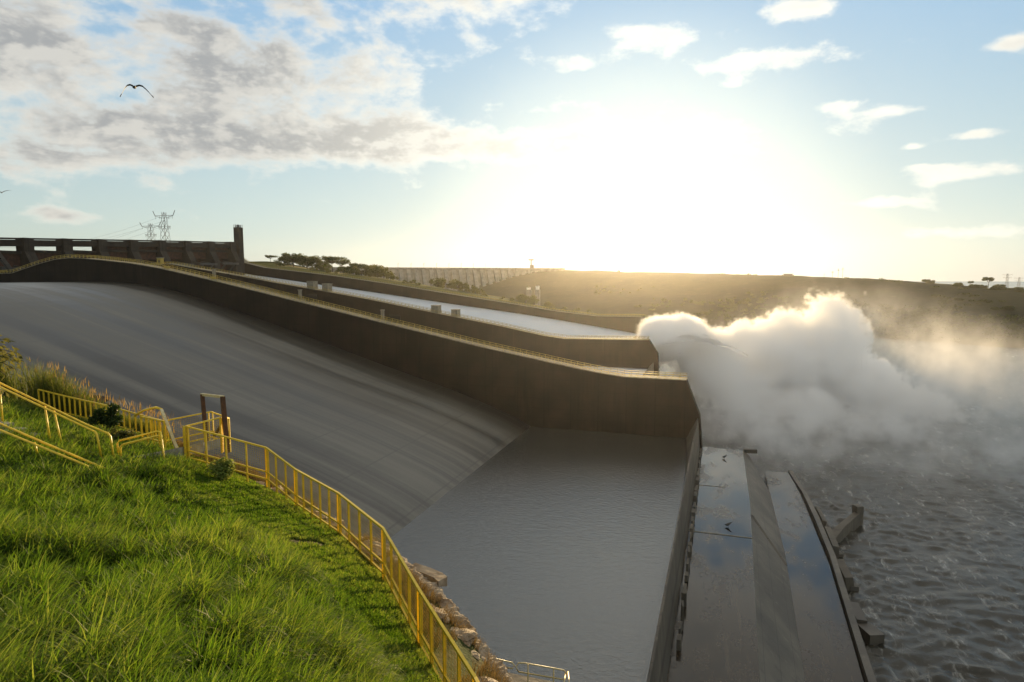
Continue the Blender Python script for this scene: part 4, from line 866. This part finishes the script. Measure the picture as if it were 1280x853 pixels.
for tx_, ty_ in ((6, 424), (16, 440), (30, 452), (8, 470), (20, 462), (-10, 415), (4, 432), (-20, 450), (6, 496), (-6, 505), (-30, 405), (10, 448), (24, 446), (0, 460)):
    a = Vector(at_d(-50, 440, 14.5)); b_ = Vector(at_d(tx_, ty_, 14.5+random.uniform(-.4, .4))); mb.tube([a, (a+b_)/2+Vector((0, 0, .12)), b_], .022, 6, .006); tips.append((a, b_))
mb.build('trunk', M['bark'], bt, True)
co = []; 
for a, b_ in tips:
    for k in range(26):
        f = .45+.6*k/26; q = a.lerp(b_, f)+Vector((random.gauss(0, .07), random.gauss(0, .07), random.gauss(.02, .06))); d = ((b_-a).normalized()*random.uniform(.2, 1)+Vector((random.gauss(0, .5), random.gauss(0, .5), random.gauss(-.5, .4)))).normalized(); s_ = d.cross(Vector((random.gauss(0, 1), random.gauss(0, 1), random.gauss(0, 1)))).normalized(); L = random.uniform(.10, .2)
        co += [q, q+d*L*.45+s_*L*.17, q+d*L, q+d*L*.45-s_*L*.17]
fast_mesh('crown', np.array([tuple(c) for c in co]), np.arange(len(co)).reshape(-1, 4), M['leaf2' if 'leaf2' in M else 'bushleaf'], bt, False)
def bird(p, s, label, wingpts, heading=None):
    heading = heading or (p[0], p[1], 0)
    root = thing('flying_bird', p, label, 'bird'); h = Vector(heading).normalized(); side = h.cross(Vector((0, 0, 1))).normalized(); P_ = Vector(p); mb = MB(); rows = []
    def pt(a, b_, c): return P_ + h*(a*s)+side*(b_*s)+Vector((0, 0, c*s))
    for u, r_, z_ in ((-.42, .015, -.05), (-.34, .06, -.05), (-.22, .05, -.03), (-.1, .09, -.02), (.08, .10, 0), (.2, .065, .0), (.27, .055, .02), (.33, .045, .02), (.40, .01, .0)): rows.append([tuple(pt(u, math.cos(a)*r_, z_+math.sin(a)*r_*.8)) for a in np.linspace(0, 2*math.pi, 9)[:-1]])
    mb.solid(rows); mb.build('body', M['feather'], root, True)
    for sg, pts in zip((-1, 1), wingpts):
        w = MB(); rs_ = []; n_ = len(pts)
        for i, (b_, c, ch_) in enumerate(pts):
            sw_ = -.10*(i/n_)**2; th = .045*(1-i/n_)+.010
            rs_.append([tuple(pt(ch_*.5+sw_, sg*b_, c)), tuple(pt(.1*ch_+sw_, sg*b_, c+th)), tuple(pt(-ch_*.5+sw_, sg*b_, c)), tuple(pt(.1*ch_+sw_, sg*b_, c-th))])
        w.solid(rs_)
        b_, c, ch_ = pts[-1]; b0, c0, _ = pts[-2]
        for k in range(5):                                              # fingered tip feathers
            q0 = pt(ch_*(.4-.2*k)-.1, sg*b_, c); w.bar(q0, q0+side*(sg*(b_-b0)*s*.9)+Vector((0, 0, (c-c0)*s*.9))-h*(.03*k*s), .035*s, .006*s)
        w.build('wing', M['feather'], root)
M['feather'] = speckled('black_feathers', (.012, .011, .010), (.03, .027, .022), 8.0, rough=.7)
wl = [(.06, .05, .30), (.20, .10, .30), (.33, .05, .27), (.45, -.10, .24), (.54, -.28, .19), (.63, -.48, .12)]
wr = [(.06, .05, .32), (.24, .13, .34), (.40, .10, .31), (.54, -.03, .27), (.68, -.18, .19), (.80, -.34, .11)]
bird(at_d(168, 109, 40), 1.12, 'black bird gliding with drooped wings high in front of the clouds', (wl, wr))
bird(at_d(2, 241, 90), 1.0, 'small far bird flying low in the sky at the picture edge', ([(.06, .04, .3), (.3, .2, .3), (.5, .3, .24), (.7, .25, .12)], [(.06, .04, .3), (.3, .2, .3), (.5, .3, .24), (.8, .35, .12)]))

# ------------------------------------------------------------------ white water leaping off the running chute
def jet():
    m, t, b = material('white_jet_water', (.86, .88, .90), .6, .3); p = objcoord(t)
    n = noise(t, scaled(t, p, (1, .5, 1)), .35, 6, .7); n2 = noise(t, p, 1.6, 4, .65)
    bump(t, b, n + n2*.4, 1.0, 1.5)
    tl = t.nodes.new('ShaderNodeBsdfTranslucent'); tl.inputs[0].default_value = (.85, .85, .84, 1); ms = t.nodes.new('ShaderNodeMixShader'); ms.inputs[0].default_value = .7
    t.links.new(b.outputs[0], ms.inputs[1]); t.links.new(tl.outputs[0], ms.inputs[2]); t.links.new(ms.outputs[0], t.nodes['Material Output'].inputs[0]); M['jet'] = m
    ny, ns = 260, 130; y = np.linspace(Y2+13, Y3-1, ny)[:, None]*np.ones((1, ns)); s = np.linspace(0, 2.25, ns)[None, :]*np.ones((ny, 1))
    f = (y-Y2)/(Y3-Y2); x0 = -31-19*f; z0 = 17.5-4.5*f
    j = fbm(np.stack([y*.05, s*.8, y*0], -1), 3)
    X = x0 + 21*s*(1+.10*j); Z = z0 + (4.5+2.0*f)*(1-(s-1)**2)*(1+.16*j) - 4.2
    g = np.minimum(1, s*1.5)
    d = fbm(np.stack([X*.13, y*.10, Z*.13], -1), 5, .6)*1.0*g; Z = Z + d; X = X + d*.7*g; Y = y + g*1.6*fbm(np.stack([X*.1+50, y*.1, Z*.1], -1), 3)
    top = np.stack([X, Y, Z], -1); low_ = np.stack([X-3.0*g-.2, Y, Z-4.5*g-.5], -1)
    i = np.arange(ny-1)[:, None]*ns + np.arange(ns-1)[None]; q = np.stack([i, i+1, i+ns+1, i+ns], -1).reshape(-1, 4); N = ny*ns
    edge = []
    for a in (0, ny-1): e = a*ns+np.arange(ns-1); edge.append(np.stack([e, e+1, e+1+N, e+N], -1))
    for c in (0, ns-1): e = np.arange(ny-1)*ns+c; edge.append(np.stack([e, e+ns, e+ns+N, e+N], -1))
    o = fast_mesh('water_jet', top.reshape(-1, 3), q, M['jet'])
    tag(o, kind='structure')
jet()

# ------------------------------------------------------------------ spray cloud and drifting mist: a density grid evaluated from noise
def gn_noise(t, vec, scale, detail, rough=.6, dist=0.0): return noise(t, vec, scale, detail, rough, dist)
def cloud(name, lo, hi, step, blobs, amp, nscale, gain, level, thin=None, aniso=.35, col=(.9995, .9995, .9995), soft=.35, cutx=None):
    vd = bpy.data.volumes.new(name); o = bpy.data.objects.new(name, vd); COL.objects.link(o); tag(o, kind='stuff')
    g = bpy.data.node_groups.new(name, 'GeometryNodeTree'); g.interface.new_socket('Geometry', in_out='INPUT', socket_type='NodeSocketGeometry'); g.interface.new_socket('Geometry', in_out='OUTPUT', socket_type='NodeSocketGeometry')
    out = g.nodes.new('NodeGroupOutput'); pos = V(g, g.nodes.new('GeometryNodeInputPosition').outputs[0])
    wob = noise(g, pos, nscale*.45, 2, .5); x, y, z = separate(g, pos)
    def ball(c, r):
        q = ((x-c[0])*(1/r[0])).op('POWER', 2) + ((y-c[1])*(1/r[1])).op('POWER', 2) + ((z-c[2])*(1/r[2])).op('POWER', 2)
        return 1.0 - q.op('SQRT')
    f = None
    for c, r in blobs:
        k = ball(c, r); f = k if f is None else f.max(k)
    n = noise(g, pos, nscale, 7, .68, .3) - .5; n2 = noise(g, addv(g, pos, combine(g, 31., 7., 3.)), nscale*.4, 3, .5) - .5
    n3 = noise(g, pos, nscale*4.0, 4, .6) - .5
    d = (f + n*amp + n2*amp*.8 + n3*amp*.55).step(0.0, soft)*level
    if thin:
        for c, r, lv, ns, st in thin:
            k = ball(c, r).max(0.0); nn = noise(g, scaled(g, pos, st), ns, 5, .6, .4).step(.40, .72)
            d = d + k*nn*lv
    rag = noise(g, scaled(g, addv(g, pos, combine(g, 5., 3., 8.)), (1, .6, .8)), .16, 5, .7).step(.36, .60, .18, 1.35); d = d*rag
    d = d*z.step(-18.0, -15.0)
    d = d*(y-327.0).step(0.0, 4.0).max((x+25.0).step(0.0, 5.0))
    if cutx is not None: d = d*(x - cutx).step(0.0, 8.0)
    vc = g.nodes.new('GeometryNodeVolumeCube'); link(g, d, vc.inputs['Density']); vc.inputs['Min'].default_value = lo; vc.inputs['Max'].default_value = hi
    for ax, a, b_ in zip('XYZ', lo, hi): vc.inputs['Resolution '+ax].default_value = int((b_-a)/step)
    m = bpy.data.materials.new(name+'_vapour'); m.use_nodes = True; t = m.node_tree; t.nodes.clear(); pv = t.nodes.new('ShaderNodeVolumePrincipled'); mo = t.nodes.new('ShaderNodeOutputMaterial')
    pv.inputs['Color'].default_value = (*col, 1); pv.inputs['Density'].default_value = 1.0; pv.inputs['Anisotropy'].default_value = aniso; pv.inputs['Density Attribute'].default_value = 'density'
    t.links.new(pv.outputs[0], mo.inputs['Volume'])
    sm = g.nodes.new('GeometryNodeSetMaterial'); sm.inputs['Material'].default_value = m; g.links.new(vc.outputs[0], sm.inputs['Geometry']); g.links.new(sm.outputs[0], out.inputs[0])
    vd.materials.append(m); md_ = o.modifiers.new('grid', 'NODES'); md_.node_group = g
    return o
BL = [((-25, 408, 13), (21, 72, 12)), ((0, 396, 0), (22, 76, 17)),
      (tuple(at_d(930, 462, 370)), (24, 40, 25)), (tuple(at_d(985, 452, 365)), (26, 42, 27)), (tuple(at_d(1035, 440, 355)), (19, 36, 29)),
      (tuple(at_d(1075, 486, 345)), (20, 36, 20)), (tuple(at_d(985, 530, 335)), (46, 46, 20)), (tuple(at_d(905, 470, 360)), (18, 40, 14)), (tuple(at_d(1120, 520, 330)), (34, 50, 14))]
TH = [((60, 345, 5), (80, 95, 44), .020, .055, (1, 1, .6)), ((108, 345, -2), (80, 100, 36), .026, .05, (1, 1, .35)), ((70, 285, -17), (85, 80, 20), .17, .035, (1, 1, 1)), ((15, 290, -10), (34, 85, 30), .10, .05, (1, 1, 1)), (tuple(at_d(1165, 520, 325)), (46, 55, 34), .075, .06, (1, 1, .5)), (tuple(at_d(1235, 500, 340)), (40, 55, 36), .045, .06, (1, 1, .4)), (tuple(at_d(1020, 420, 350)), (34, 60, 36), .016, .07, (1, 1, .6)), (tuple(at_d(1130, 425, 345)), (50, 70, 34), .010, .05, (1, 1, .45))]
cloud('spray_cloud', (-50, 205, -18), (190, 490, 64), 1.05, BL, 1.35, .075, 3.0, .23, TH, cutx=-48, aniso=.15, soft=.12)

# ------------------------------------------------------------------ moist air
def haze():
    mb = MB(); lo, hi = (-1500, -400, -22.5), (2300, 2300, 150)
    c = [(a+b_)/2 for a, b_ in zip(lo, hi)]; mb.box(c, [b_-a for a, b_ in zip(lo, hi)]); o = mb.build('haze', None)
    m = bpy.data.materials.new('haze_air'); m.use_nodes = True; t = m.node_tree; t.nodes.clear(); pv = t.nodes.new('ShaderNodeVolumePrincipled'); mo = t.nodes.new('ShaderNodeOutputMaterial')
    pv.inputs['Color'].default_value = (.98, .96, .92, 1); pv.inputs['Density'].default_value = .000022; pv.inputs['Anisotropy'].default_value = .78
    t.links.new(pv.outputs[0], mo.inputs['Volume']); o.data.materials.append(m); tag(o, kind='stuff')
haze()
